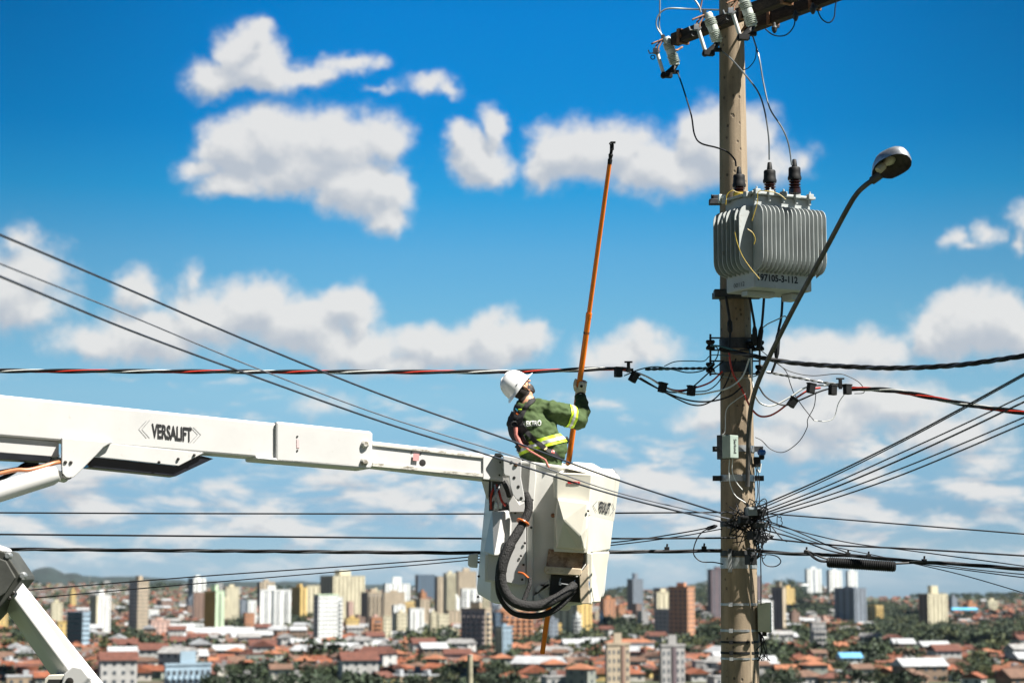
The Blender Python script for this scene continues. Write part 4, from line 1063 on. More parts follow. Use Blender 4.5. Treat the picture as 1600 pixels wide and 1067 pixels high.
for (x, y, Y, lab) in ((982, 574, 18.2, 'black suspension clamp where the left bundle splits'), (1313, 600, 18.15, 'black suspension clamp where the right bundle splits')):
    q = MB(); c = at(x, y, Y); q.box(c, (.03, .035, .09)); q.box(c + Vector((0, 0, .05)), (.075, .02, .015)); q.box(c + Vector((.01, 0, -.02)), (.07, .03, .02)); tag(q.build('suspension_clamp', m_black, bevel=.003), lab, 'clamp')
# stray thin wires on the right
S = [([(1212, 565), (1228, 580), (1235, 600), (1241, 615), (1252, 632), (1262, 645), (1272, 657)], 'thin stray wire falling through the right connectors'),
     ([(1180, 540), (1220, 572), (1240, 582), (1270, 587), (1310, 584), (1330, 590), (1345, 600), (1350, 613), (1335, 615)], 'thin stray wire arching over the right connectors'),
     ([(1272, 657), (1290, 658), (1303, 652), (1310, 630), (1320, 615)], 'thin stray wire hanging from the rightmost block'),
     ([(1275, 612), (1272, 635), (1262, 655), (1261, 668), (1248, 690), (1225, 706), (1205, 702), (1190, 688), (1180, 683)], 'thin stray wire curving down to the upper pole band'),
     ([(1140, 715), (1139, 740), (1142, 760), (1150, 775), (1165, 785)], 'thin white wire hanging from the small box'),
     ([(1145, 715), (1144, 735), (1150, 752), (1160, 765)], 'short thin white wire hanging from the small box'),
     ([(1130, 690), (1125, 684), (1128, 680), (1133, 672), (1135, 640), (1150, 625), (1165, 615)], 'pale stray wire climbing from the small box'),
     ([(1180, 728), (1186, 745), (1186, 770), (1188, 800)], 'thin dark wire hanging from the blue sensor'),
     ([(1181, 725), (1182, 740), (1184, 770), (1178, 800)], 'second thin wire beside the pole under the blue sensor'),
     ([(1188, 860), (1189, 900), (1189, 945)], 'thin wire running straight down to the white box'),
     ([(1040, 805), (1080, 822), (1103, 824), (1090, 832), (1083, 850), (1084, 866), (1092, 876), (1115, 878), (1128, 880)], 'black wire looping left of the pole past the lashed cable'),
     ([(1188, 868), (1200, 866), (1214, 869), (1220, 877), (1213, 884), (1200, 884), (1192, 877), (1190, 860)], 'round black wire loop low on the right of the tangle'),
     ([(1180, 800), (1186, 785), (1195, 779), (1198, 788), (1190, 800)], 'thin wire loop on top of the tangle'),
     ([(1200, 815), (1220, 840), (1230, 846)], 'short black wire end sticking out right of the tangle')]
S.pop(10)
for i, (pts, lab) in enumerate(S):
    cable('wire', [(x, y, 18.22) for x, y in pts], .0042 if i < 9 else .0055, m_cable if i not in (2, 4, 5, 6) else m_whitec, lab, 'wire')
cable('wire', [(x, y, 18.22) for x, y in [(1118, 822), (1100, 829), (1090, 840), (1084, 856), (1085, 868), (1096, 877), (1115, 878), (1130, 881)]], .006, m_cable, 'black wire looping left of the pole past the lashed cable', 'wire')
q = MB(); q.tube([at(1103, 827, 18.3), at(1106, 825.5, 18.3), at(1117, 822, 18.3), at(1121, 821, 18.3)], [.006, .018, .018, .006], 8); tag(q.build('cable_sleeve', m_black, smooth=True), 'black sleeve on the climbing pair just left of the pole', 'sleeve')
# tangle of wires round the pole
rt = random.Random(5); q = MB()
for i in range(34):
    a0 = rt.uniform(0, 6.28); cx_, cy_ = rt.gauss(1186, 10), rt.gauss(824, 16); w_, h_ = rt.uniform(4, 17) * rt.uniform(.4, 1), rt.uniform(4, 34) * rt.uniform(.4, 1); Y = rt.uniform(18.0, 18.3)
    P = [at(cx_ + w_ * math.cos(a0 + t * .5) + rt.uniform(-2, 2), cy_ + h_ * math.sin(a0 + t * .5) + rt.uniform(-3, 3), Y) for t in range(rt.randint(6, 12))]
    q.tube(smooth_path(P, 5), rt.choice([.003, .004, .005]), 5)
for i in range(30):
    P = [at(rt.uniform(1128, 1165), rt.gauss(818, 16), 18.24), at(rt.uniform(1150, 1175), rt.gauss(815, 10), 18.14), at(rt.uniform(1170, 1195), rt.gauss(815, 12), 18.12)]
    q.tube(smooth_path(P, 5), rt.choice([.005, .006]), 5)
for i in range(8):
    P = [at(1184 + rt.uniform(-6, 8), 815, 18.2), at(1186 + rt.uniform(-6, 12), 840, 18.15), at(1184 + rt.uniform(-8, 12), 862, 18.2), at(1176 + rt.uniform(-8, 8), 882, 18.3)]
    q.tube(smooth_path(P, 5), .005, 5)
tag(q.build('wire_tangle', m_cable, smooth=True), 'dense black tangle of thin wires on the right side of the pole', 'wires', kind='stuff')
q = MB()
for i in range(8):
    P = [at(1187 + rt.uniform(-3, 3), 985, 18.4), at(1188 + rt.uniform(-3, 6), 1000, 18.38), at(1190 + rt.uniform(-10, 14), 1018, 18.4), at(1190 + rt.uniform(-12, 16), 1032, 18.4)]
    q.tube(smooth_path(P, 5), .004, 5)
tag(q.build('loose_wires', m_cable, smooth=True), 'bunch of loose thin wire ends under the white box', 'wires', kind='stuff')
# boxes on the pole
def dev(name, parts, lab, cat):
    root = thing(name, parts[0][1], lab, cat)
    for (nm, c, sz, rz, m, bv) in parts:
        q = MB(); q.box(c, sz, rz=rz); q.build(nm, m, root, bevel=bv)
    return root
b1 = at(1141, 698, 18.18)
box1 = dev('equipment_box', [('housing', b1, (.115, .10, .210), .75, mat('pale_green_plastic', (.27, .33, .29), .5), .006), ('side_cover', b1 + Vector((-.055, .03, 0)), (.05, .13, .222), .75, m_steel_d, .004)], 'small pale green box with vertical writing strapped to the left front of the pole', 'box')
b2 = at(1194, 964, 18.42)
m_ivory = mat('ivory_plastic', (.42, .43, .33), .5)
dev('junction_box', [('housing', b2, (.09, .15, .26), -.35, m_ivory, .008), ('cover', b2 + Vector((.028, -.07, 0)), (.055, .04, .27), -.35, m_ivory, .008), ('gland', b2 + Vector((0, 0, -.15)), (.04, .04, .04), 0, m_black, .004)], 'ivory junction box low on the right side of the pole', 'box')
s1 = at(1190, 707, 18.3)
root = thing('light_sensor', s1, 'bright blue capped light sensor on a bracket right of the pole', 'sensor')
q = MB(); q.lathe([(.0, .028), (.030, .026), (.040, .010), (.040, 0), (.033, -.022), (.0, -.024)], s1, (0, 0, 1), 16); q.build('cap', mat('blue_plastic', (.015, .10, .34), .3), root, smooth=35)
q = MB(); q.lathe([(.026, -.025), (.026, -.05), (.018, -.065)], s1, (0, 0, 1), 12); q.box(at(1183, 721, 18.3), (.06, .05, .085)); q.box(at(1181, 727, 18.36), (.07, .02, .03)); q.build('socket', m_black, root)
q = MB(); q.tube(smooth_path(PX([(1188, 722, 18.3), (1184, 730, 18.3), (1187, 738, 18.3), (1189, 724, 18.3)])), .007, 6); q.build('lead', m_whitec, root)
for (x, y, w_, h_, rz, lab, mm) in ((1173, 799, .095, .075, .2, 'grey dented terminal box in the middle of the tangle', mat('grey_box', (.22, .25, .27), .6)), (1186, 801, .08, .06, .5, 'black terminal cap at the right of the grey terminal box', m_black), (1178, 836, .085, .08, .4, 'black round terminal lower in the tangle', m_black), (1173, 874, .07, .09, .3, 'dark clamp block on the pole below the tangle', m_black), (1163, 812, .10, .07, .1, 'dark block added for the shade left in the tangle', m_black), (1188, 820, .11, .05, .2, 'dark cross shaped bracket right in the tangle', m_steel_d)):  # the block left in the tangle is added to stand for shade
    q = MB(); c = at(x, y, 18.06); q.box(c, (w_, .12, h_), rz=rz); q.box(c + Vector((0, -.065, h_ * .3)), (w_ * .6, .03, h_ * .3), rz=rz); q.tube([c + Vector((-w_ * .3, 0, h_ * .5)), c + Vector((-w_ * .2, 0, h_ * .9))], .008, 6)
    tag(q.build('terminal_box', mm, bevel=.008), lab, 'terminal box')

# ------------------------------------------------------------------ writing
def writing(txt, place, parent, m, name='lettering', bold=0.0, spacing=1.0, thick=.0015):
    """place(u, v) -> world point for text plane u in 0..1 along, v in 0..1 up"""
    cu = bpy.data.curves.new('t', 'FONT'); cu.body = txt; cu.resolution_u = 3; cu.offset = bold; cu.space_character = spacing
    to = bpy.data.objects.new('t', cu); COL.objects.link(to)
    dg = bpy.context.evaluated_depsgraph_get(); me = bpy.data.meshes.new_from_object(to.evaluated_get(dg))
    bpy.data.objects.remove(to); bpy.data.curves.remove(cu)
    bm = bmesh.new(); bm.from_mesh(me); bmesh.ops.triangulate(bm, faces=bm.faces)
    bmesh.ops.subdivide_edges(bm, edges=[e for e in bm.edges if e.calc_length() > .15], cuts=2, use_grid_fill=False)
    xs = [v.co.x for v in bm.verts]; ys_ = [v.co.y for v in bm.verts]
    x0, x1, y0, y1 = min(xs), max(xs), min(ys_), max(ys_); q = MB()
    vs = [place((v.co.x - x0) / (x1 - x0), (v.co.y - y0) / (y1 - y0)) for v in bm.verts]
    bm.verts.ensure_lookup_table()
    q.add(vs, [tuple(v.index for v in f.verts) for f in bm.faces]); bm.free(); bpy.data.meshes.remove(me)
    o = q.build(name, m, parent); return o
def quad_place(A, B_, C_, D_, lift=(0, -.004, 0)):
    """A lower left, B lower right, C upper right, D upper left"""
    L = Vector(lift)
    return lambda u, v: (A * (1 - u) + B_ * u) * (1 - v) + (D_ * (1 - u) + C_ * u) * v + L
M = Matrix.Rotation(.75, 3, 'Z')
o_ = b1 + M @ Vector((0, -.052, 0))
xx, zz = M @ Vector((1, 0, 0)), Vector((0, 0, 1))
writing('Serlond', quad_place(o_ - xx * .012 + zz * .07, o_ - xx * .012 - zz * .06, o_ + xx * .026 - zz * .06, o_ + xx * .026 + zz * .07, M @ Vector((0, -.001, 0))), box1, m_txt, bold=.01)

# ------------------------------------------------------------------ street lamp
lp = [(1168, 760, 18.30), (1169, 715, 18.28), (1170, 675, 18.24), (1173, 640, 18.15), (1181, 607, 18.0), (1200, 562, 17.7), (1240, 482, 17.2), (1290, 390, 16.7), (1322, 330, 16.35), (1338, 304, 16.2), (1352, 290, 16.1), (1368, 279, 16.02)]
lamp = thing('street_lamp', at(1168, 760, 18.3), 'street lamp on a long curved arm reaching up right past the transformer', 'street lamp')
m_arm = mat('painted_steel_arm', (.075, .073, .070), .55, .3, var=.2, vscale=12, dirt=((.13, .10, .07), .6, 8))
q = MB(); q.tube(smooth_path(PX(lp), 8), .0215, 14); q.build('arm', m_arm, lamp, smooth=True)
rim = [(1362, 277), (1363, 268), (1367, 259), (1374, 252), (1383, 247), (1392, 243), (1401, 240.5), (1410, 240.5), (1417, 242.5), (1422, 247), (1424.5, 252), (1424, 259), (1420, 265), (1413, 270), (1404, 275), (1394, 279.5), (1387, 279.5), (1376, 278), (1367, 279)]
def dep(x, y):   # the rim dips away from the road
    return 16.0 - (262 - y) * .0065 - (x - 1362) * .001
RI = [at(x, y, dep(x, y)) for x, y in rim]
cen = sum(RI, Vector()) / len(RI)
nrm = Vector((0, 0, 0))
for i in range(len(RI)): nrm += (RI[i] - cen).cross(RI[(i + 1) % len(RI)] - cen)
nrm.normalize()
if nrm.z < 0: nrm = -nrm
up = (Vector((-.10, .15, 1)) + nrm * .25).normalized()
m_shade = mat('spun_aluminium', (.50, .53, .57), .38, .75, var=.2, vscale=14)
m_shade_in = mat('dark_reflector', (.06, .05, .045), .6, .3, var=.3, vscale=20)  # dark brown lining of the lamp head
q = MB()
rings = [[p for p in RI]]
for (h, s) in ((.008, 1.0), (.03, .985), (.06, .94), (.085, .84), (.10, .68), (.108, .40), (.110, .05)):
    rings.append([cen + (p - cen) * s + up * h for p in RI])
q.loft(rings, cap=False); hd = q.build('lamp_head', m_shade, lamp, smooth=50)
q = MB(); q.loft([[cen + (p - cen) * s + up * h for p in RI] for (h, s) in ((.002, .975), (.03, .955), (.055, .90), (.075, .78), (.088, .5), (.09, .02))], cap=False); q.build('reflector', m_shade_in, hd, smooth=50)
q = MB(); bc = at(1391, 256, 16.0) + up * .035; dr = (at(1398, 250, 16.02) - at(1380, 267, 15.98)).normalized()
q.lathe([(.001, .055), (.026, .048), (.040, .026), (.045, 0), (.038, -.028), (.022, -.055), (.018, -.075)], bc, dr, 18); q.build('bulb', mat('frosted_glass', (.62, .60, .48), .3), lamp, smooth=True)
q = MB(); q.lathe([(.030, -.15), (.033, -.13), (.033, -.085), (.024, -.07)], bc, dr, 16); q.build('lamp_socket', mat('ceramic_socket', (.45, .40, .26), .5), lamp, smooth=35)
q = MB(); q.tube([at(1362, 283, 16.04), at(1368, 279, 16.02), at(1376, 273, 16.0)], .034, 12); q.build('clamp_collar', m_arm, lamp)

# ------------------------------------------------------------------ transformer
PSI = R(27)
TX = Vector((math.cos(PSI), math.sin(PSI), 0)); TY = Vector((-math.sin(PSI), math.cos(PSI), 0))
cor = at(1179, 449, 17.62)            # lower near corner of the base
def tp(a, b, z): return cor + TX * a + TY * b + Vector((0, 0, z))
LW = (1263 - 1171) / F * 17.75 / math.cos(PSI) * 1.06; LD = .46
TM = Matrix((TX, TY, Vector((0, 0, 1)))).transposed()
tr = thing('transformer', tp(LW / 2, LD / 2, 0), 'grey finned oil transformer numbered 197105-3-112 mounted on the concrete pole', 'transformer')
Zt = at(1200, 306, 17.7).z - cor.z
q = MB(); q.box(tp(LW / 2, LD / 2, Zt / 2), (LW, LD, Zt), M=TM); q.build('tank', m_tcan, tr, bevel=.012)
q = MB(); q.box(tp(LW / 2, LD / 2, Zt + .012), (LW + .07, LD + .07, .024), M=TM); lid = q.build('lid', m_tcan, tr, bevel=.006)
fz1 = at(1200, 317, 17.5).z - cor.z; fz0 = at(1200, 420, 17.5).z - cor.z
def finpoly(dir_, org, depth, tk=.007):
    """rounded plate in the plane of dir_ and z"""
    r_ = .10; pts = []
    H_ = fz1 - fz0
    pts.append((0, fz0 - .02)); 
    for i in range(7): a = -math.pi / 2 + i / 6 * math.pi / 2; pts.append((depth * .35 + depth * .65 * math.cos(a) , fz0 + .13 + .13 * math.sin(a)))
    for i in range(7): a = i / 6 * math.pi / 2; pts.append((depth - r_ + r_ * math.cos(a), fz1 - r_ + r_ * math.sin(a)))
    pts.append((0, fz1))
    side = Vector((0, 0, 1)).cross(dir_).normalized()
    q = MB(); ra = [org + dir_ * u + Vector((0, 0, z)) - side * tk * .5 for u, z in pts]
    rm = [org + dir_ * u * 1.0 + Vector((0, 0, z)) + side * tk * .5 for u, z in pts]
    q.loft([ra, rm]); return q.build('cooling_fin', m_tcan, tr, bevel=.002)
NF = 16
for i in range(NF): finpoly(-TY, tp(.012 + (LW + .06) * i / (NF - 1) - .015, .01, 0), .165)
for i in range(7): finpoly(-TX, tp(.01, .02 + (LD - .04) * i / 6, 0), .155)
for i in range(7): finpoly(TX, tp(LW - .01, .02 + (LD - .04) * i / 6, 0), .175)
for i in range(12): finpoly(TY, tp(.15 + (LW - .3) * i / 11, LD - .01, 0), .05)
for k, (px, py, Y) in enumerate(((1155, 262, 17.95), (1203, 262, 17.75), (1242, 268, 17.62))):
    c = at(px, py + 36, Y); c.z = cor.z + Zt + .024
    b = MB(); prof = [(.055, -.02), (.055, .02)]; h = .02
    for i in range(4): prof += [(.038, h), (.054, h + .012), (.054, h + .018), (.036, h + .024)]; h += .026
    b.lathe(prof + [(.034, h + .02)], c, (0, 0, 1), 18); bo = b.build('bushing', m_porcb, tr, smooth=35)
    b = MB(); b.lathe([(.0, h - .02), (.060, h - .02), (.063, h), (.056, h + .02), (.054, h + .055), (.054, h + .085), (.048, h + .095), (.026, h + .10), (.018, h + .165), (.012, h + .17)], c, (.0, 0, 1), 18); b.build('rubber_cap', m_black, bo, smooth=60)
    if k == 0:
        b = MB(); b.lathe([(.058, 0), (.060, .045), (.05, .05)], c + Vector((0, 0, .0)), (0, 0, 1), 14); b.build('yellow_tape', m_yel, bo)
for i in range(5):
    a = LW * (i + .1) / 4.3; q = MB(); c = tp(a, -.035, Zt + .005)
    q.box(c + Vector((0, 0, .012)), (.055, .05, .05), M=TM); q.box(c + Vector((0, 0, -.035)) + TY * .012, (.022, .03, .06), M=TM); q.tube([c + Vector((0, 0, .02)), c + Vector((0, 0, .06))], .010, 6); q.build('lid_clamp', m_tcan, tr, bevel=.004)
for b_ in (.05, .4):
    q = MB(); c = tp(-.035, b_, Zt); q.box(c, (.05, .055, .05), M=TM); q.build('lid_clamp', m_tcan, tr, bevel=.004)
q = MB(); c = at(1118, 316, 18.1); q.box(c, (.12, .08, .05)); q.box(c + Vector((.0, 0, .04)), (.05, .05, .05)); q.tube([c + Vector((-.03, 0, 0)), c + Vector((-.03, 0, .07))], .014, 6); q.build('lifting_lug', m_steel_d, tr, bevel=.005)
q = MB(); c = at(1128, 311, 18.0); q.box(c, (.07, .03, .08), rz=.3); q.lathe([(.012, 0), (.012, .03)], c + Vector((0, -.03, 0)), (0, -1, 0), 8); q.build('arrester_plate', m_porc, tr, bevel=.01)
# feet and brackets below
q = MB(); q.box(tp(LW * .30, .22, -.025), (.30, .10, .045), M=TM); q.build('foot', m_tcan, tr, bevel=.004)
q = MB(); q.box(tp(LW * .86, .20, -.035), (.10, .16, .06), M=TM); q.build('foot', m_tcan, tr, bevel=.004)
q = MB(); q.box((px0 - .0, YP - .20, zpx(460)), (.44, .12, .075)); q.box((px0 + .04, YP - .30, zpx(455)), (.12, .25, .05)); q.build('mounting_bracket', m_steel_d, tr, bevel=.004)
writing('197105-3-112', quad_place(tp(.035, 0, .062), tp(LW * .75, 0, .062), tp(LW * .75, 0, .128), tp(.035, 0, .128), -TY * .003), tr, m_txt, bold=.035)
writing('00112', quad_place(tp(0, LD * .72, .035), tp(0, LD * .34, .035), tp(0, LD * .34, .075), tp(0, LD * .72, .075), -TX * .003), tr, m_txt, name='small_lettering')
for pts, lab in (([(1175, 345), (1183, 318), (1185, 300), (1200, 299), (1216, 303), (1228, 312)], 'yellow cord tied along the lid of the transformer'), ([(1148, 363), (1152, 380), (1160, 400), (1172, 418), (1187, 436)], 'long yellow cord dangling over the transformer fins'), ([(1168, 358), (1176, 364), (1180, 374), (1178, 382)], 'short yellow cord end caught between the transformer fins'), ([(1134, 320), (1136, 305), (1144, 298), (1150, 300), (1160, 303)], 'yellow cord wound beside the left bushing')):
    cable('cord', [(x, y, 17.36) for x, y in pts], .0038, m_yel, lab, 'cord')
# ------------------------------------------------------------------ aerial lift
m_wp = mat('white_gloss_paint', (.53, .53, .525), .28, var=.04, vscale=2.5, dirt=((.36, .33, .27), .66, 9))
m_wpd = mat('scuffed_white_paint', (.55, .54, .50), .35, var=.08, vscale=4, dirt=((.12, .10, .07), .50, 16), stretch=(.35, 1, 1))
m_frp = mat('cream_fibreglass', (.62, .60, .52), .4, var=.05, vscale=3, dirt=((.34, .27, .17), .68, 6))
m_frpw = mat('white_fibreglass', (.64, .64, .61), .38, var=.04, vscale=3, dirt=((.36, .30, .2), .70, 5))
m_frpd = mat('dirty_fibreglass', (.36, .26, .17), .7, var=.3, vscale=9, dirt=((.15, .08, .035), .50, 16))
m_dk = mat('black_hose_and_shade', (.02, .02, .02), .7)  # black for one hose and for painted shade in openings
m_hole = mat('bolt_dark', (.03, .028, .025), .5, .3)
m_blackp = mat('black_paint', (.012, .014, .02), .3, var=.2)
m_hose = mat('black_hose_sleeve', (.009, .009, .0095), .7, var=.4, vscale=60, bump=.8, bscale=70)
m_hoseo = mat('orange_hose', (.60, .14, .03), .4, var=.15)
m_copper = mat('copper_hose', (.42, .16, .07), .4, var=.15)
m_org = mat('orange_fibreglass_rod', (.80, .19, .006), .35, var=.06, vscale=6, dirt=((.40, .10, .02), .66, 20))
lift = thing('aerial_lift', at(120, 720, 15.9), 'white aerial lift: boom from the left edge carrying the cream bucket the worker stands in', 'aerial lift')
BD = Vector((at(785, 730, 17.3) - at(0, 650, 15.7))).normalized()
BN = Vector((-BD.y, BD.x, 0)).normalized()                      # away from the camera
def onb(x, y):          # the front plane of the upper boom
    d = at(x, y, 10) - CAM; o = at(0, 650, 15.7); return CAM + d * ((o - CAM).dot(BN) / d.dot(BN))
def pl(pts, y0=0.0): return [onb(x, y) + BN * y0 for x, y in pts]
def slab(name, pts, th, m, y0=0, bevel=.006, parent=lift):
    q = MB(); q.prism(pl(pts, y0), BN * th); return q.build(name, m, parent, bevel=bevel)
bm_ = slab('upper_boom', [(-260, 590), (432, 661), (432, 719), (395, 714), (-260, 660)], .30, m_wp, bevel=.018)
slab('boom_sleeve', [(430, 658.5), (578, 674), (581, 678), (580, 729), (576, 733), (398, 718.5), (398, 712), (430, 716)], .36, m_wp, -.03, bevel=.02)
ext = slab('boom_extension', [(575, 688), (786, 711.5), (786, 752), (575, 728)], .24, m_wp, .03, bevel=.008)
slab('wear_strip', [(583, 692), (756, 711), (756, 715.5), (583, 696)], .012, m_wpd, .016, bevel=.002)
slab('wear_strip', [(583, 722), (756, 739.5), (756, 745), (583, 728)], .012, m_wpd, .016, bevel=.002)
slab('end_plate', [(756, 712.5), (787, 715.5), (787, 751), (756, 748)], .02, m_wp, .012, bevel=.002)
def bbolt(px, py, off=0, r=.018, m=None, h=.012, nm='bolt'):
    q = MB(); q.lathe([(r, 0), (r, h * .6), (r * .6, h)], onb(px, py) + BN * (off + .001), -BN, 12); q.build(nm, m or m_hole, lift, smooth=35)
def bolt(px, py, Y, r=.018, m=m_hole, parent=lift, d=(0, -1, 0), h=.012, nm='bolt'):
    q = MB(); q.lathe([(r, 0), (r, h * .6), (r * .6, h)], at(px, py, Y), d, 10); q.build(nm, m, parent, smooth=35)
for x, y in ((568.5, 694), (567.5, 721)): bbolt(x, y, -.03, .034, m_wpd, h=.03)
for x, y in ((662, 722.5),): bbolt(x, y, .03, .030, m_hole, h=.004, nm='hole')
for x, y in ((645, 706), (659, 708), (782, 722), (781, 742), (463, 682), (463, 704)): bbolt(x, y, (.028 if x > 600 and x < 700 else .010 if x > 700 else -.032), .008, m_hole, h=.006)
slab('notice_label', [(647, 708), (656, 709), (655, 720), (646, 719)], .003, mat('pink_label', (.62, .30, .30), .5), .012, 0)
slab('side_label', [(462, 686), (466, 686.5), (466, 700), (462, 700)], .002, mat('pale_pink_label', (.70, .45, .45), .5), -.034, 0)
# lettering on the boom
place = lambda u, v: onb(237 + 62.5 * u, 684 - 23 * v + 7 * u) - BN * .004
writing('VERSALIFT', lambda u, v: place(u, v), lift, m_txt, bold=.03, spacing=.98)
def chev(sgn, x0, y0, w, h, t=.55):
    for k in (0, 1):
        xs_ = x0 + sgn * k * 5
        q = MB()
        A, B, C_ = (xs_ + sgn * -w, y0 - h + k * 1.2), (xs_, y0), (xs_ + sgn * -w, y0 + h)
        P = [onb(x, y) - BN * .003 for x, y in (A, B, C_)]
        q.tube(P, .0013, 4); q.build('chevron', m_galv, lift)
chev(-1, 222, 670, 12, 14); chev(1, 309, 678.5, -12 * -1, 13)
# hinge ear, fairings
slab('hinge_ear', [(95, 684), (174, 691), (160, 699), (148, 712), (118, 742), (113, 746), (107, 747.5), (101, 746), (96, 740), (95, 730)], .05, m_wp, -.05, .006)
for x, y in ((100.5, 722.5), (109, 723)): bbolt(x, y, -.05, .014)
q = MB(); c = onb(104, 741) - BN * .052; q.tube([c + Vector((.04 * math.cos(a), -.003, .04 * math.sin(a))) for a in [R(170 + 15 * i) for i in range(11)]], .006, 6); q.build('hinge_pin', m_hole, lift)
slab('under_fairing', [(-260, 662), (-260, 687), (0, 706), (93, 713.5), (93, 690), (0, 681.5)], .26, m_wp, .03, .003)
slab('under_fairing', [(175, 693), (318, 707.5), (279, 727.5), (147, 713), (160, 700)], .03, m_wp, -.005, .003)
slab('cable_tray', [(-260, 687), (-260, 697), (0, 717), (80, 721), (80, 711.5), (0, 706)], .24, m_blackp, .03, .003)
slab('cable_tray', [(146, 713), (279, 727.5), (312, 710.5), (335, 716), (276, 743.5), (139, 729.5)], .24, m_blackp, .03, .003)
for x, y in ((248, 722), (278, 717), (303, 711)): bbolt(x, y, -.01, .012)
def tubep(name, pts, r, m, parent=lift, n=10, seg=8):
    q = MB(); q.tube(smooth_path(PX(pts), seg), r, n); return q.build(name, m, parent, smooth=True)
tubep('hydraulic_line', [(146, 722, 16.1), (120, 722, 16.1), (92, 722, 15.85), (70, 728, 15.75), (45, 734, 15.65), (20, 735, 15.6), (-30, 748, 15.5)], .017, m_copper)
tubep('hydraulic_line', [(146, 716, 16.1), (135, 716, 16.1), (120, 718, 16.1)], .016, m_copper)
tubep('hydraulic_line', [(60, 722, 16.1), (40, 725, 16.1), (20, 738, 16.0), (0, 748, 15.9), (-30, 757, 15.9)], .018, m_cable)
tubep('hydraulic_line', [(78, 727, 16.05), (50, 728, 16.0), (20, 733, 15.9), (-30, 742, 15.8)], .014, m_cable)
q = MB(); q.box(at(85, 716, 16.05), (.07, .06, .07)); q.box(at(92, 720, 16.05), (.05, .08, .05)); q.build('pipe_fitting', m_galv, lift, bevel=.004)
cyl = MB(); A = at(-160, 817, 15.35); B_ = at(90, 740, 15.72); cyl.tube([A, A + (B_ - A) * .96, B_], [.090, .077, .060], 22); cyl.build('lift_cylinder', m_wp, lift, smooth=35)
q = MB(); q.lathe([(.045, -.1), (.045, .12)], at(94, 744, 15.95), (0, 1, 0), 12); q.build('cylinder_eye', m_wpd, lift, smooth=35)
# lower boom
YL = 15.2
q = MB()
fr = [(33, 907), (168, 1075), (300, 1240), (250, 1290), (100, 1042), (20, 928)]
Ptop0, Pmid0, Pbot0 = at(31, 904, YL + .12), at(18, 925, YL), at(-2, 938, YL + .24)
dl = at(105, 1045, YL) - at(18, 925, YL); dl2 = dl * 3.2
def quad3(p): return p
ring = [at(31, 904, YL + .05), at(15, 925, YL), at(0, 940, YL + .30), at(14, 918, YL + .36)]
ends = [at(31 + (162 - 33) * 3, 904 + 160 * 3, YL + .05), at(15 + (105 - 20) * 4.2, 925 + 115 * 4.2, YL), at(0 + (75 - 3) * 4.6, 940 + 105 * 4.6, YL + .30), at(150 + 260, 918 + 500, YL + .36)]
q.loft([[r_ - (e - r_) * .02 for r_, e in zip(ring, ends)], ends]); q.build('lower_boom', m_wp, lift, bevel=.012)
q = MB(); q.prism([at(*p, YL - .06) for p in ((-30, 852), (8, 862), (33, 899), (34, 905), (29, 911), (17, 928), (0, 948), (-30, 980))], (0, .42, 0)); q.build('knuckle_cover', mat('dark_olive_casting', (.055, .058, .05), .55, .1, var=.2), lift, bevel=.01)
q = MB(); q.prism([at(*p, YL - .085) for p in ((-40, 858), (9, 876), (24, 902), (8, 926), (-40, 960))], (0, .03, 0)); q.build('knuckle_plate', mat('dark_grey_casting', (.085, .088, .08), .5, .1, var=.2), lift, bevel=.006)
for x, y in ((14, 868), (37, 899)): bolt(x, y, YL - .02, .030, m_galv, h=.05)
for x, y in ((21, 926), (15, 934)): bolt(x, y, YL - .03, .018, m_hole, h=.02)
q = MB(); q.prism([at(*p, YL + .0) for p in ((-30, 845), (2, 856), (8, 868), (6, 878), (-6, 895), (-30, 910))], (0, .3, 0)); q.build('knuckle_cap', m_wp, lift, bevel=.012)
q = MB(); q.prism([at(*p, YL - .07) for p in ((114, 1040), (128, 1043), (180, 1110), (110, 1110), (96, 1067), (100, 1052))], (0, .07, 0)); q.build('cylinder_ear', m_wp, lift, bevel=.01)
bolt(109, 1064, YL - .07, .03, m_hole, h=.01)
q = MB(); q.prism([at(*p, YL - .03) for p in ((76, 1054), (100, 1053), (104, 1060), (100, 1080), (66, 1080), (70, 1060))], (0, .2, 0)); q.build('stay_bracket', m_frp, lift, bevel=.006)
q = MB(); q.box(at(86, 1066, YL - .04), (.10, .02, .05)); q.build('slot_shade', m_dk, lift)  # dark box standing for the shade inside the slot

# ------------------------------------------------------------------ bucket
def body(name, ringtop, ringbot, m, parent, bevel=.03, mids=()):
    q = MB(); q.loft([ringbot, *mids, ringtop]); return q.build(name, m, parent, bevel=bevel, smooth=30)
YF = 17.40
top = [at(764, 716, 18.15), at(772, 717, YF + .08), at(828, 721, YF), at(890, 729, YF), at(921, 738, YF + .05), at(962, 746, 18.05), at(950, 735, 18.2)]
bot = [at(744, 930, 18.05), at(766, 943, YF + .08), at(824, 948, YF), at(890, 947, YF), at(913, 945, YF + .05), at(944, 934, 17.98), at(930, 934, 18.2)]
q = MB()
def lerp(a, b, t): return a + (b - a) * t
cenb = sum(bot, Vector()) / 7
rings = [[lerp(p, cenb, .10) + Vector((0, 0, .0)) for p in bot], [lerp(p, cenb, .02) + (t_ - p) * .012 for p, t_ in zip(bot, top)], [lerp(p, t_, .05) for p, t_ in zip(bot, top)]]
rings += [[lerp(p, t_, k) for p, t_ in zip(bot, top)] for k in (.3, .6, .97)]
cent = sum(top, Vector()) / 7
rings += [[lerp(cent, p, 1.04) + Vector((0, 0, -.03)) for p in top], [lerp(cent, p, 1.04) for p in top], [lerp(cent, p, .93) for p in top]]
rings += [[lerp(lerp(cent, p, .92), lerp(cenb, b_, .90), k) for p, b_ in zip(top, bot)] for k in (.05, .95)]
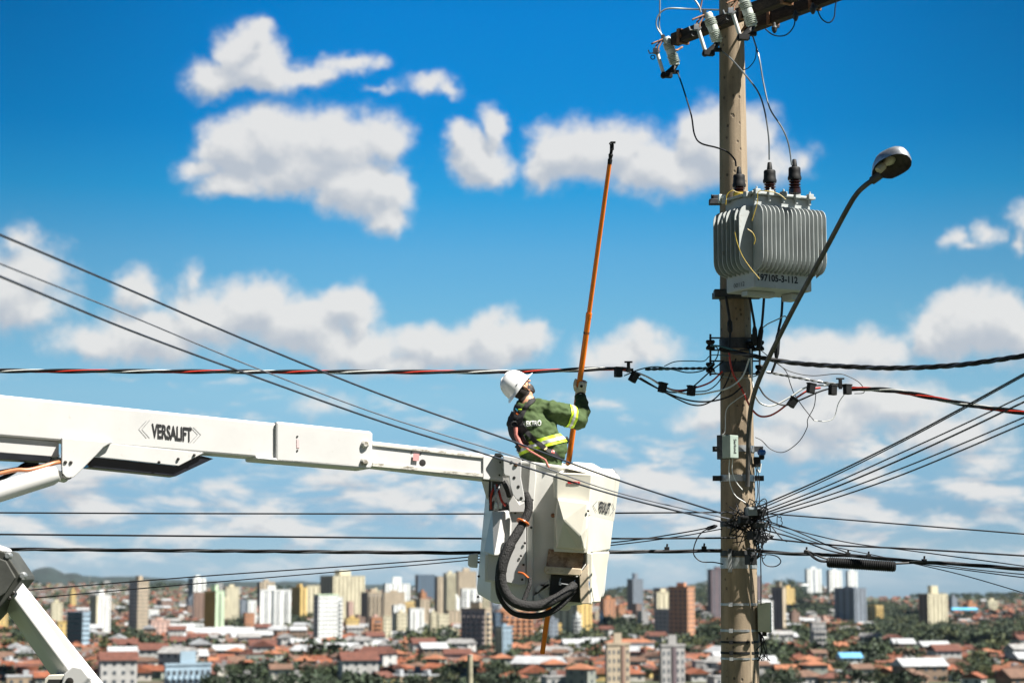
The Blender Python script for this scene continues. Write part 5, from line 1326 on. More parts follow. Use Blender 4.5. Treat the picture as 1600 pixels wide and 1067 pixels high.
q.loft(rings); buck = q.build('bucket', m_frpw, lift, bevel=.026, smooth=40)
def bp(name, pts, th, m, Y=YF, bevel=.008, parent=buck):
    q = MB(); q.prism([at(x, y, Y) for x, y in pts], (0, th, 0)); return q.build(name, m, parent, bevel=bevel)
# left side rib strips and tab
bp('side_tab', [(731, 868), (735, 865), (747, 864), (746, 887), (735, 886), (731, 883)], .06, m_frpw, YF + .30, .01)
# corner post
bp('corner_post', [(828, 721), (836, 722), (838, 745), (833, 800), (832, 946), (822, 946), (823, 800)], .03, m_frpw, YF - .035, .006)
# mounting plates on the left half
bp('mount_plate', [(771, 800), (797, 797), (803, 785), (822, 780), (821, 912), (814, 914), (789, 909), (762, 906), (762, 868)], .05, m_wp, YF - .075, .006)
bp('inner_plate', [(793, 772), (800, 770), (812, 788), (820, 784), (820, 800), (796, 800)], .05, m_wp, YF - .10, .005)
bp('mount_foot', [(758, 866), (776, 868), (776, 907), (770, 910), (757, 908)], .10, m_frpw, YF - .06, .005)
# round bin with a slanted front
q = MB(); q.loft([[at(768, 798, YF - .06), at(785, 799, YF - .15), at(803, 796, YF - .06)], [at(755, 863, YF - .02), at(772, 868, YF - .28), at(800, 868, YF - .06)]]); q.build('pouch_cover', m_wp, buck, bevel=.012)
# flat plate coloured as the shade of a recess under the boom tip
bp('valve_recess_shade', [(763, 750), (792, 752), (796, 798), (764, 798)], .02, mat('grey_recess_shade', (.075, .08, .078), .6, var=.3), YF - .03, .002)
bp('tip_gusset', [(752, 750), (764, 752), (763, 780), (760, 778)], .16, m_frp, YF - .1, .004)
for pts, m, r in (([(776, 757, YF - .08), (769, 768, YF - .10), (767, 780, YF - .08), (767, 795, YF - .06)], m_red, .010), ([(779, 765, YF - .08), (783, 780, YF - .10), (790, 790, YF - .08)], m_red, .011), ([(773, 757, YF - .1), (775, 775, YF - .12), (777, 796, YF - .1)], m_galv, .009), ([(782, 757, YF - .1), (776, 770, YF - .12), (775, 796, YF - .08)], m_galv, .009), ([(788, 752, YF - .1), (794, 765, YF - .12), (797, 775, YF - .1)], m_dk, .03), ([(768, 752, YF - .08), (768, 772, YF - .08)], m_galv, .006)):
    tubep('control_line', pts, r, m, buck, 8)
for x in (775, 782): bolt(x, 794, YF - .14, .014, m_whitec, buck, (0, -.3, 1), .05, 'fitting')
# hanger bracket that ties boom and bucket
hb_ = bp('hanger_bracket', [(786, 711.5), (813, 716), (815, 718), (814, 746), (818, 768), (820.5, 782), (817, 783.5), (806, 779.5), (801, 772), (797, 758), (795.5, 744), (789, 742.5), (787, 739)], .03, m_wp, YF - .22, .005, lift)
bp('bracket_return', [(786, 712), (790, 712), (790, 743), (786, 740)], .22, m_wpd, YF - .20, .003, lift)
bp('bracket_cap', [(773, 708), (782, 707.5), (787, 712), (773, 712)], .14, m_steel_d, YF - .18, .002, lift)
for x, y in ((799, 722), (812, 724.5), (803.5, 746), (810, 760), (814.5, 778)): bolt(x, y, YF - .22, .013, m_hole, hb_, h=.004)
bolt(806, 726, YF - .22, .018, m_rust, hb_, h=.01)
for x, y in ((832, 781), (830, 824), (820, 848), (814, 868), (818, 882), (816, 905), (811, 794), (805, 801), (815, 793.5), (748, 878), (748, 900), (747, 932)): bolt(x, y, YF - .082 if x < 824 and x > 760 else YF - .04 if x > 760 else YF + .1, .011, m_hole, buck, h=.006)
# control hood
HY = YF - .14
hp = [at(867, 746, HY), at(872, 740, HY), at(924, 742, HY), at(967, 746, 18.0), at(958, 732, 18.1), at(925, 731, YF + .18), at(884, 731, YF + .1)]
hbt = [at(865, 860, HY), at(866, 862, HY), at(918, 864, HY), at(953, 858, 17.95), at(950, 858, 18.1), at(918, 860, YF + .2), at(884, 860, YF + .1)]
q = MB()
hf = lambda k: [lerp(a, b, k) for a, b in zip(hp, hbt)]
q.loft([hf(1.0), hf(.55), hf(0)]); q.build('hood_column', m_frp, buck, bevel=.02, smooth=30)
# flared upper hood
cu_ = sum(hp, Vector()) / 7
up1 = [at(863, 747, HY + .01), at(870, 738, HY - .015), at(925, 740, HY - .02), at(969, 746, 18.0), at(961, 735, 18.15), at(924, 731.5, YF + .2), at(882, 729, YF + .12)]
lo1 = [at(866, 777, HY + .01), at(869, 778, HY - .015), at(920, 806, HY - .02), at(959, 815, 17.98), at(955, 813, 18.15), at(920, 790, YF + .2), at(880, 770, YF + .12)]
q = MB(); q.loft([lo1, [lerp(a, b, .1) for a, b in zip(lo1, up1)], [lerp(a, b, .92) for a, b in zip(lo1, up1)], up1]); hood = q.build('control_hood', m_frp, buck, bevel=.022, smooth=40)
q = MB(); q.loft([[p + Vector((0, 0, .0)) for p in [at(882, 731, HY + .02), at(924, 741, HY - .01), at(966, 746, 18.0), at(925, 727, 18.05), at(893, 724, 17.7)]], [at(890, 728, HY + .08), at(922, 737, HY + .06), at(955, 741, 17.98), at(925, 723, 18.05), at(897, 721, 17.7)]]); q.build('hood_top', m_frp, buck, bevel=.01)
# protruding valve cover with a slanted lower left facet
CY = HY - .12
cf = [(870, 777), (921, 783), (919, 824), (915, 861), (868, 857), (867, 811)]
q = MB()
back = [at(x, y, HY + .01) for x, y in cf]
v = [at(871.5, 779, CY + .02), at(919, 785, CY + .01), at(918, 824, CY), at(911, 856, CY + .01), at(906, 838, CY - .02), at(881, 813, CY - .02), at(868.5, 811, CY + .03), at(871, 855, HY - .03), at(905, 859, HY - .03)]
q.add(back + v, [(0, 1, 7, 6), (1, 2, 8, 7), (2, 3, 9, 8), (0, 6, 12, 5), (5, 12, 13, 4), (4, 13, 14, 3), (3, 14, 9), (6, 7, 11), (7, 8, 10, 11), (8, 9, 10), (6, 11, 12), (11, 10, 14, 13), (12, 11, 13), (10, 9, 14), (0, 5, 4, 3, 2, 1)])
q.build('valve_cover', m_frp, buck, bevel=.014)
bolt(919, 798, CY + .0, .010, m_hole, buck)
bolt(864, 805, YF - .03, .02, m_rust, buck, h=.05)
# dirty ledge; the cavity under the cover is a plate coloured as shade
q = MB(); q.loft([[at(857, 858, YF - .02), at(912, 862, YF - .04), at(912, 892, YF - .14), at(855, 880, YF - .05)], [at(853, 880, YF - .06), at(909, 886, YF - .14), at(907, 899, YF - .16), at(851, 893, YF - .14)]]); 
q = MB(); q.prism([at(857, 857, YF - .015), at(913, 862, YF - .015), at(909, 890, YF - .10), at(853, 884, YF - .10)], (0, .05, -.01)); q.build('dirty_ledge', m_frpd, buck, bevel=.004)
q = MB(); q.prism([at(x, y, YF - .15) for x, y in ((851, 884), (909, 888), (909, 901), (906, 901), (904, 899), (853, 896), (850, 892))], (0, .10, 0)); q.build('ledge_lip', mat('stained_lip', (.55, .45, .32), .6, var=.15, vscale=12, dirt=((.25, .15, .07), .56, 22)), buck, bevel=.008)
bp('cavity_shade', [(861, 897), (905, 901), (907, 905), (908, 941), (880, 939), (858, 930)], .06, m_dk, YF - .062, .003)
q = MB(); q.prism([at(x, y, YF - .15) for x, y in ((905, 898), (919, 880), (921, 943), (908, 943), (906, 932))], (0, .12, 0)); q.build('cavity_jamb', mat('stained_jamb', (.55, .46, .34), .6, var=.15, vscale=12, dirt=((.28, .17, .08), .58, 22)), buck, bevel=.006)
bp('lower_front', [(916, 862), (926, 864), (925, 944), (916, 943)], .10, m_frp, YF - .14, .01)
q = MB(); q.loft([[at(923, 862, YF - .10), at(953, 862, 17.95), at(945, 860, 18.0)], [at(921, 942, YF - .10), at(938, 941, 17.9), at(932, 938, 18.0)]]); q.build('right_panel', m_frp, buck, bevel=.012)
bp('bottom_skid', [(866, 941), (893, 944), (892, 950), (887, 954), (862, 952)], .18, m_frp, YF + .05, .01)
q = MB(); q.tube(PX([(876, 903, YF - .12), (874, 911, YF - .14), (896, 914, YF - .14), (898, 906, YF - .12)]), .006, 6); q.box(at(875, 911, YF - .14), (.02, .02, .03)); q.box(at(896, 913, YF - .14), (.02, .02, .03)); q.build('step_bracket', m_galv, buck)
# shallow moulded channel of the front panel
bp('panel_rib', [(858, 905), (862, 912), (856, 920), (842, 914), (838, 918), (842, 930), (850, 940), (846, 944), (834, 944), (834, 930)], .02, m_frpw, YF - .02, .004)
# hoses
tubep('hose', [(820, 770, YF - .18), (826, 785, YF - .2), (824, 803, YF - .22), (811, 828, YF - .26), (797, 851, YF - .30), (787, 874, YF - .32), (783, 895, YF - .32), (786, 917, YF - .32), (797, 935, YF - .32), (816, 945, YF - .32), (842, 946, YF - .30), (866, 936, YF - .26), (884, 925, YF - .2), (897, 914, YF - .12)], [.035] * 8 + [.037] * 16 + [.041] * 8 + [.049] * 16 + [.044] * 40 + [.040] * 17, m_hose, buck, 16)
tubep('hose', [(779, 890, YF - .24), (778, 910, YF - .24), (781, 930, YF - .24), (792, 948, YF - .24), (808, 959, YF - .24), (835, 962, YF - .24), (860, 956, YF - .22), (880, 942, YF - .18), (897, 922, YF - .12)], .026, m_hose, buck, 12)
tubep('hose', [(828, 903, YF - .18), (827, 915, YF - .2), (822, 928, YF - .22), (818, 940, YF - .24), (817, 952, YF - .24)], .020, m_hose, buck, 10)
tubep('hose_line', [(810, 894, YF - .09), (818, 896, YF - .14), (826, 903, YF - .18)], .009, m_hoseo, buck, 8)
tubep('hose_line', [(893, 916, YF - .14), (891, 919, YF - .16)], .016, m_hoseo, buck, 8)
q = MB(); c = at(817, 816, YF - .235); ax = (at(822, 806, YF - .22) - at(811, 828, YF - .26)).normalized(); x_, y_ = frame(ax)
q.tube([c + (x_ * math.cos(a) + y_ * math.sin(a)) * .050 for a in [i * math.pi / 12 for i in range(24)]], .011, 8, closed=True); q.build('cable_tie', m_hoseo, buck, smooth=True)
for i in range(40):   # cable ties on the sleeve
    pass
# lettering and stickers
A_, B2, C2, D2 = at(936, 798, 17.55), at(957, 805, 17.93), at(956, 782, 17.93), at(937, 778, 17.58)
# the right face of the hood between its near and far edges
nf_ = (lo1[3] - lo1[2]).cross(up1[2] - lo1[2]).normalized()
if nf_.y > 0: nf_ = -nf_
def on_hood(u, v): return lerp(lerp(lo1[2], lo1[3], u), lerp(up1[2], up1[3], u), v) + nf_ * .008
writing('VERSALIFT', lambda u, v: on_hood(.30 + .46 * u, .14 + .26 * v), buck, m_txt, bold=.03, name='lettering')
for P_ in ((( .24, .14), (.10, .27), (.24, .40)), ((.80, .14), (.92, .27), (.80, .40))):
    q = MB(); q.tube([on_hood(a_, b_) for a_, b_ in P_], .002, 4); q.build('chevron', m_cable_g, buck)
q = MB(); q.prism([at(887, 751.5, HY - .024), at(906, 752.5, HY - .024), at(906, 756, HY - .024), at(887, 755, HY - .024)], (0, .004, 0)); q.build('warning_sticker', mat('red_sticker', (.60, .02, .03), .4), buck)
writing('PERIGO', lambda u, v: at(893 + 10 * u, 755 - 2.2 * v + .5 * u, HY - .026), buck, m_whitec, bold=.02)
q = MB(); q.prism([at(x, y, YF - .146) for x, y in ((917, 906), (920, 906), (921.5, 911), (920.5, 919), (918.5, 925), (917, 920), (916.2, 912))], (0, .004, 0)); q.build('shield_sticker', mat('blue_sticker', (.02, .13, .34), .4), buck)
q = MB(); q.box(at(919, 912, YF - .148), (.004, .003, .03)); q.box(at(919, 911, YF - .148), (.012, .003, .006)); q.build('sticker_emblem', m_whitec, buck)

# ------------------------------------------------------------------ hot stick
YS = 18.02
def st(y, off=0): x = 957 - .1375 * (y - 223) + off; return at(x, y, YS + (y - 604) * .002)
stick = thing('hot_stick', st(1018), 'long orange insulated pole the worker holds upright, its dark hook above his head', 'pole')
q = MB(); q.tube([st(1018), st(962), st(720), st(490)], [.023, .026, .026, .026], 14); q.build('lower_section', m_org, stick, smooth=35)
q = MB(); q.tube([st(494), st(380), st(256)], [.021, .0205, .019], 14); q.build('upper_section', m_org, stick, smooth=35)
q = MB(); q.tube([st(497), st(489)], .028, 14); q.tube([st(499.5), st(498)], .026, 14); q.build('collar', m_org, stick, smooth=35)
q = MB(); q.tube([st(522), st(518)], .027, 12); q.build('clip', m_steel_d, stick, smooth=35)
q = MB(); q.tube([st(1020), st(1016)], .025, 12); q.build('end_cap', m_org, stick, smooth=35)
q = MB(); q.tube([st(258), st(250), st(248), st(242), st(240), st(232)], [.019, .022, .016, .022, .014, .015], 10); q.box(st(230), (.035, .03, .05)); q.tube([st(231), st(224)], .010, 8); q.box(st(223) + Vector((.004, 0, 0)), (.045, .03, .014)); q.tube([st(223) + Vector((-.02, 0, 0)), st(226) + Vector((-.024, 0, 0))], .006, 6); q.build('hook_head', m_black, stick, smooth=35)
# ------------------------------------------------------------------ the lineman
YW = 17.62
def blob(prims, vox, name, smooth_it=4, disp=None):
    """union of tapered capsules and ellipsoids, remeshed to one continuous skin"""
    q = MB()
    for pr in prims:
        if pr[0] == 'c':
            P, rr = pr[1], pr[2]; pts = smooth_path(P, 5) if len(P) > 2 else P
            if len(P) > 2:
                r2 = []
                for i in range(len(P) - 1):
                    for k in range(5): r2.append(rr[i] + (rr[i + 1] - rr[i]) * k / 5)
                r2.append(rr[-1])
            else: r2 = list(rr)
            d0 = (pts[0] - pts[1]).normalized(); d1 = (pts[-1] - pts[-2]).normalized()
            a0 = [pts[0] + d0 * r2[0] * s for s in (.95, .8, .5)]; a1 = [pts[-1] + d1 * r2[-1] * s for s in (.5, .8, .95)]
            q.tube(a0 + pts + a1, [r2[0] * s for s in (.3, .6, .87)] + r2 + [r2[-1] * s for s in (.87, .6, .3)], 18)
        else:   # ellipsoid centre, axes matrix columns with radii
            c, ax = pr[1], pr[2]; n1, n2 = 12, 20; vs = []; fs = []
            for i in range(n1 + 1):
                t = math.pi * (i + .02) / (n1 + .04)
                for k in range(n2):
                    a = 2 * math.pi * k / n2
                    vs.append(c + ax[0] * math.sin(t) * math.cos(a) + ax[1] * math.sin(t) * math.sin(a) + ax[2] * math.cos(t))
            for i in range(n1):
                for k in range(n2): fs.append((i * n2 + k, i * n2 + (k + 1) % n2, (i + 1) * n2 + (k + 1) % n2, (i + 1) * n2 + k))
            fs.append(tuple(range(n2))); fs.append(tuple(n1 * n2 + k for k in range(n2)))
            q.add(vs, fs)
    o = q.build('tmp', m_black, origin=(0, 0, 0)); o.location = (0, 0, 0)
    rm = o.modifiers.new('r', 'REMESH'); rm.mode = 'VOXEL'; rm.voxel_size = vox
    if smooth_it: sm = o.modifiers.new('s', 'SMOOTH'); sm.iterations = smooth_it; sm.factor = .5
    dg = bpy.context.evaluated_depsgraph_get(); dg.update()
    me = bpy.data.meshes.new_from_object(o.evaluated_get(dg)); bpy.data.objects.remove(o)
    if disp:
        vn = [v.normal.copy() for v in me.vertices]
        for v, n in zip(me.vertices, vn): v.co += n * disp(v.co)
    return me
def finish(me, name, mats, parent, org, smooth=True):
    for v in me.vertices: v.co -= org
    me.materials.clear()
    for m in mats: me.materials.append(m)
    me.polygons.foreach_set('use_smooth', [True] * len(me.polygons)); me.name = name
    o = bpy.data.objects.new(name, me); COL.objects.link(o); o['_o'] = tuple(org); o.parent = parent
    return o
m_skin = mat('skin', (.50, .25, .15), .5, var=.08, vscale=30)
m_hair = mat('dark_hair', (.015, .010, .008), .7, var=.3, vscale=80)
m_jack = mat('green_work_cloth', (.040, .073, .018), .85, var=.06, vscale=14, bump=.25, bscale=160)
m_trou = mat('green_trousers', (.03, .05, .018), .85, var=.12, vscale=14)
m_helm = mat('white_helmet_shell', (.68, .69, .70), .18, var=.02)
m_glove = mat('cream_leather_glove', (.74, .66, .50), .7, var=.14, vscale=40, bump=.4, bscale=60)
m_hiv = mat('yellow_reflective', (.50, .72, .02), .5, var=.05, vscale=30)
m_sil = mat('silver_reflective', (.52, .54, .54), .35, .3, var=.08, vscale=40)
m_strap = mat('black_webbing', (.012, .012, .014), .8, var=.3, vscale=40)
m_lan = mat('pale_red_webbing', (.46, .15, .12), .7, var=.2, vscale=40)
feet = at(848, 938, YW)
def w(px, py, dy=0): return at(px, py, YW + dy)
per = thing('person', feet, 'lineman in white helmet and green jacket standing in the bucket, raising an orange pole', 'person')
ORG = Vector(feet)
hipL, hipR = w(828, 740, -.06), w(866, 742, .08)
hip = w(848, 732)
spine = [w(848, 745), w(846, 720), w(841, 700), w(834, 675), w(828, 650), w(824, 632)]
neck0, neck1 = w(824, 634), w(822, 616)
# head : tipped back, face up to the right and slightly away
hc = w(814, 606, 0)
fd = Vector((.50, .46, .72)).normalized()            # where the face points
hu = Vector((-.78, -.14, .58)); hu = (hu - fd * hu.dot(fd)).normalized()   # crown direction
hs_ = fd.cross(hu).normalized()                      # his right-hand side... towards the camera
if hs_.y > 0: hs_ = -hs_
shR = w(861, 637, -.02); shL = w(806, 652, .10)
elR = w(905, 657, .12); wrR = w(907, 621, .36)
shL = w(803, 655, .16); elL = w(828, 702, .40); wrL = w(870, 726, .56)
prims = [('c', spine, [.125, .12, .13, .15, .14, .09]), ('c', [neck0, neck1, hc - fd * .01 - hu * .03], [.062, .056, .056]),
 ('c', [w(824, 648), w(846, 645, .0), shR], [.07, .06, .05]), ('c', [w(824, 650), shL], [.07, .055]),
 ('c', [shR, lerp(shR, elR, .5), elR], [.062, .050, .042]), ('c', [elR, lerp(elR, wrR, .5), wrR], [.042, .036, .028]),
 ('c', [shL, lerp(shL, elL, .5), elL], [.062, .050, .042]), ('c', [elL, wrL], [.042, .028]),
 ('c', [hipL, w(826, 840, -.10), w(826, 930, -.04)], [.095, .062, .045]), ('c', [hipR, w(868, 840, -.02), w(866, 930, .10)], [.095, .062, .045]),
 ('c', [w(826, 930, -.04), w(840, 937, -.02)], [.045, .035]), ('c', [w(866, 930, .10), w(880, 937, .14)], [.045, .035]),
 ('e', hc + hu * .01 - fd * .012, (fd * .096, hs_ * .076, hu * .115)),
 ('e', hc + fd * .030 - hu * .062, (fd * .062, hs_ * .052, hu * .055)),                # jaw
 ('c', [hc + fd * .052 - hu * .098, hc + fd * .062 - hu * .086], [.026, .022]),             # chin
 ('c', [hc + fd * .088 + hu * .012, hc + fd * .112 - hu * .022], [.010, .015]),             # nose
 ('c', [hc + fd * .078 - hu * .056 + hs_ * .018, hc + fd * .082 - hu * .056, hc + fd * .078 - hu * .056 - hs_ * .018], [.010, .012, .010]),
 ('c', [hc + fd * .080 + hu * .020 + hs_ * .036, hc + fd * .088 + hu * .022, hc + fd * .080 + hu * .020 - hs_ * .036], [.012, .011, .012]),
]
for s in (-1, 1):   # ears
    e0 = hc + hs_ * s * .078 - fd * .008 - hu * .012
    prims.append(('c', [e0 + hu * .022 - fd * .006, e0 + hu * .012 + fd * .012 * -1, e0 - hu * .022], [.012, .013, .009]))
nk = w(823, 634).z
bme = blob(prims, .0075, 'body', 3, lambda c: -.024 * min(1, max(0, (nk - c.z) / .03)) if (c - wrR).length > .12 and c.z > w(840, 900).z else 0)
# beard and hair by region
def reg(co):
    p = co - hc; a, b, c = p.dot(fd), p.dot(hu), p.dot(hs_)
    if (co - w(830, 600)).length > .25: return 0
    if a < -.005 and b > -.085 and p.length < .16 and not (abs(c) > .068 and a > -.03): return 1
    if b < -.046 and a > .012 and p.length < .15 and not (abs(c) < .016 and -.064 < b < -.05): return 1
    if -.06 < b <= -.03 and .0 < a < .04 and abs(c) > .04: return 1
    return 0
mi = [reg(p.center) for p in bme.polygons]
bodyo = finish(bme, 'body', [m_skin, m_hair], per, ORG); bodyo.data.polygons.foreach_set('material_index', mi)
for s in (-1, 1):
    q = MB(); c = hc + fd * .074 + hu * .004 + hs_ * s * .032
    q.lathe([(.001, -.012), (.010, -.006), (.012, 0), (.010, .006), (.001, .012)], c, fd, 10); q.build('eye', m_whitec, bodyo, smooth=True)
# safety glasses
q = MB()
for s in (-1, 1):
    q.tube([hc + fd * .098 + hu * .012 + hs_ * s * .012, hc + fd * .094 + hu * .010 + hs_ * s * .052, hc + fd * .050 + hu * .008 + hs_ * s * .082, hc - fd * .01 + hu * .004 + hs_ * s * .084], .0045, 6)
    q.box(hc + fd * .096 + hu * .006 + hs_ * s * .032, (.04, .004, .034), M=Matrix((hs_, fd, hu)).transposed())
q.tube([hc + fd * .098 + hu * .012 - hs_ * .014, hc + fd * .1 + hu * .014, hc + fd * .098 + hu * .012 + hs_ * .014], .004, 6)
q.build('safety_glasses', m_black, bodyo)
# jacket
def fold(co):
    n1 = noise.noise(Vector((co.x * 9 + co.z * 6, co.y * 9, co.z * 16 - co.x * 8))) * .018
    n2 = noise.noise(Vector((co.x * 26 - co.z * 14, co.y * 20, co.z * 30 + co.x * 14))) * .006
    n3 = abs(noise.noise(Vector((co.x * 7 - co.z * 10 + 5, co.y * 8, co.z * 9 + co.x * 9)))) * -.016
    return n1 + n2 + n3 + .005
jp = [('c', [w(847, 748), w(846, 722), w(841, 700), w(834, 675), w(828, 655), w(824, 640)], [.172, .172, .178, .190, .165, .105]),
 ('e', w(833, 668, .0), (Vector((.215, .03, .0)), Vector((-.03, .15, 0)), Vector((-.04, 0, .20)))),
 ('e', w(850, 705, .0), (Vector((.195, .03, .0)), Vector((-.03, .15, 0)), Vector((.03, 0, .19)))),
 ('c', [w(824, 638), w(823, 629)], [.085, .074]), ('e', w(835, 643, -.02), (Vector((.14, 0, -.02)), Vector((0, .11, 0)), Vector((.01, 0, .085)))),
 ('c', [w(828, 644, .0), w(846, 641, -.01), w(862, 641, -.02)], [.10, .098, .085]), ('c', [w(826, 650), w(806, 660, .12)], [.10, .074]),
 ('c', [w(860, 642, -.02), lerp(shR, elR, .35) + Vector((0, 0, -.01)), lerp(shR, elR, .7), elR + Vector((.0, 0, .0))], [.095, .095, .086, .074]),
 ('c', [elR, lerp(elR, wrR, .5) + Vector((.025, 0, 0)), wrR], [.074, .066, .050]),
 ('c', [w(807, 662, .14), lerp(shL, elL, .5), elL], [.074, .074, .068]), ('c', [elL, wrL], [.070, .048]),
]
jme = blob(jp, .008, 'jacket', 5, fold)
bvh = BVHTree.FromPolygons([v.co.copy() for v in jme.vertices], [tuple(p.vertices) for p in jme.polygons])
jack = finish(jme, 'jacket', [m_jack], per, ORG)
# collar
q = MB(); cr = []
cax = (neck1 - neck0).normalized(); cx1, cy1 = frame(cax)
for h, r in ((-.03, .088), (-.01, .080), (.012, .076), (.014, .068), (-.02, .066)):
    cr.append([w(823, 627) + cax * h + (cx1 * math.cos(a) + cy1 * math.sin(a)) * (r + .004 * math.sin(3 * a)) for a in [i * math.pi / 14 for i in range(28)]])
q.loft(cr, cap=False); q.build('collar', m_jack, jack, smooth=50)
tme = blob([('c', [w(829, 752, -.05), w(827, 840, -.10), w(826, 918, -.04)], [.125, .09, .075]), ('c', [w(864, 752, .07), w(868, 840, -.02), w(866, 918, .10)], [.125, .09, .075]), ('c', [w(830, 745), w(862, 746)], [.14, .14])], .010, 'trousers', 3, lambda c: noise.noise(c * 9) * .01)
finish(tme, 'trousers', [m_trou], per, ORG)
for a, b in ((w(826, 932, -.06), w(842, 938, -.04)), (w(866, 932, .08), w(882, 938, .12))):
    bme2 = blob([('c', [a, b], [.062, .048]), ('c', [a + Vector((0, 0, .12)), a], [.06, .062])], .008, 'boot', 3); finish(bme2, 'boot', [m_black], per, ORG)
# things sewn or strapped onto the jacket : projected on its surface along the line of sight of a tailor facing the back
def hit(px, py, lift_=.004, frm=None):
    o = at(px, py, YW - 1.2); d = (at(px, py, YW + 1) - o).normalized()
    r_ = bvh.ray_cast(o, d)
    if r_[0] is None: return None
    n = r_[1]; n = n if n.dot(d) < 0 else -n
    return r_[0] + n * lift_, n
def ribbon(name, pts, wd, m, lift_=.006, parent=jack, th=.004, step=2.0):
    """webbing following the cloth; pts in picture rows, wd in pixels"""
    P = [Vector((x, y, 0)) for x, y in pts]; P = smooth_path(P, 6) if len(P) > 2 else [P[0] + (P[1] - P[0]) * i / 14 for i in range(15)]
    rings = []; 
    for i, p in enumerate(P):
        t = (P[min(i + 1, len(P) - 1)] - P[max(i - 1, 0)]).normalized(); nn = Vector((-t.y, t.x, 0)); row_ = []
        for k in range(5):
            s = (k / 4 - .5) * wd; h = hit(p.x + nn.x * s, p.y + nn.y * s, lift_)
            row_.append(h)
        if any(h is None for h in row_): continue
        if max((row_[k][0] - row_[k + 1][0]).length for k in range(4)) > .07: continue
        rings.append([h[0] for h in row_] + [h[0] - h[1] * th for h in reversed(row_)])
    if len(rings) > 1:
        q = MB(); q.loft(rings); return q.build(name, m, parent, smooth=35)
def belt(name, c, ax, width, r0, m, parent, lift_=.005, n=56, a0=0, a1=360, sl=None):
    """band round a limb or the waist found by rays cast towards its axis"""
    ax = ax.normalized(); x, y = frame(ax); rings = []
    for i in range(n + 1):
        a = R(a0 + (a1 - a0) * i / n); d = x * math.cos(a) + y * math.sin(a); rw = []
        for k in (-.5, 0, .5):
            o = c + ax * width * k
            r_ = bvh.ray_cast(o + d * r0, -d)
            if r_[0] is None or (r_[0] - o).length > r0 * .999: rw = None; break
            rw.append(r_[0] + d * lift_)
        if rw: rings.append(rw + [p - d * .006 for p in reversed(rw)])
    q = MB(); q.loft(rings); return q.build(name, m, parent, smooth=35)
aA = (elR - shR).normalized(); ac = lerp(shR, elR, .66)
AX = Vector((.97, .15, .26)).normalized(); AX = (aA * .8 + Vector((.25, 0, .12))).normalized()
ac = w(892, 653, .06)
belt('reflective_stripe', ac, AX, .075, .17, m_hiv, jack, .009); belt('reflective_stripe', ac, AX, .028, .17, m_sil, jack, .013)
WA = Vector((-.30, 0, 1)).normalized()
wc = w(843, 695)
belt('reflective_stripe', wc, WA, .085, .32, m_hiv, jack, .010, 90); belt('reflective_stripe', wc, WA, .030, .32, m_sil, jack, .014, 90)
writing('ELEKTRO', lambda u, v: (hit(815 + 30.5 * u, 666.5 - 8.5 * v - 1.5 * u, .003) or (w(830, 660),))[0], jack, mat('white_print', (.72, .74, .72), .6), bold=.02)
# leaf emblem left of the words
lf = [(796.5, 655), (799, 654), (802, 659), (802, 663), (799.5, 664.5), (799.5, 668), (798.5, 668), (798.5, 664), (796.5, 660)]
hh_ = [hit(x, y, .003) for x, y in lf]
if all(hh_):
    q = MB(); q.prism([h[0] for h in hh_], (0, .003, 0)); q.build('leaf_emblem', mat('green_print', (.02, .32, .06), .6), jack)
# harness
har = MB()
ribbon('harness_strap', [(836, 624.5), (829, 629), (822, 637), (818, 646), (815, 655), (813, 668), (818, 685), (826, 695)], 6.5, m_strap, .015)
ribbon('harness_strap', [(811, 634), (808, 642), (809, 650), (813, 658)], 9, m_strap, .015)
ribbon('harness_strap', [(808, 641), (802, 650), (799, 660), (800, 672), (805, 684), (812, 692)], 8, m_strap, .015)
ribbon('harness_strap', [(812, 655), (818, 668), (828, 680), (840, 692), (852, 701), (864, 708), (872, 716)], 7, m_strap, .017)
ribbon('harness_strap', [(802, 662), (806, 674), (808, 686), (806, 700)], 9, m_strap, .016)
ribbon('harness_strap', [(874, 667), (877, 674), (879, 684)], 5, m_strap, .016)
ribbon('harness_strap', [(800, 692), (812, 697), (812, 708)], 5, m_strap, .023)
ribbon('webbing_tag', [(853, 697), (851, 704)], 3, mat('tan_webbing', (.55, .42, .20), .7), .023)
ribbon('webbing_tag', [(861, 706), (865, 707.5)], 4, m_red, .020)
ribbon('webbing_tag', [(807, 640), (811, 643)], 3, mat('cyan_tag', (.02, .25, .35), .5), .023)
ribbon('webbing_tag', [(812, 640.5), (816, 640.5)], 2, m_hiv, .023)
ribbon('webbing_tag', [(808, 646), (811, 649)], 3, m_hoseo, .018)
def back(px, py, off=.03):
    h = hit(px, py, off); return h[0] if h else w(px, py, -.2)
q = MB(); c = back(806, 663, .022); q.tube([c + Vector((.028 * math.cos(a), -.006 * math.sin(a), .020 * math.sin(a))) for a in [i * math.pi / 8 for i in range(16)]], .006, 6, closed=True); q.build('dorsal_ring', m_steel_d, jack, smooth=True)
q = MB(); q.tube([back(807, 668, .035), back(812, 680, .045), back(818, 691, .045), back(823, 699, .04)], [.018, .020, .020, .012], 10); q.tube([back(823, 699, .04), back(829, 705, .03), back(840, 712, .02), w(852, 718, -.22), w(858, 730, -.24)], [.010, .008, .008, .008, .008], 8); q.build('lanyard', m_lan, jack, smooth=True)
q = MB(); q.tube([w(883, 683, .0), w(886, 688, .0), w(884, 692, .0)], [.020, .026, .020], 10); q.build('belt_hook', m_black, jack, smooth=True)
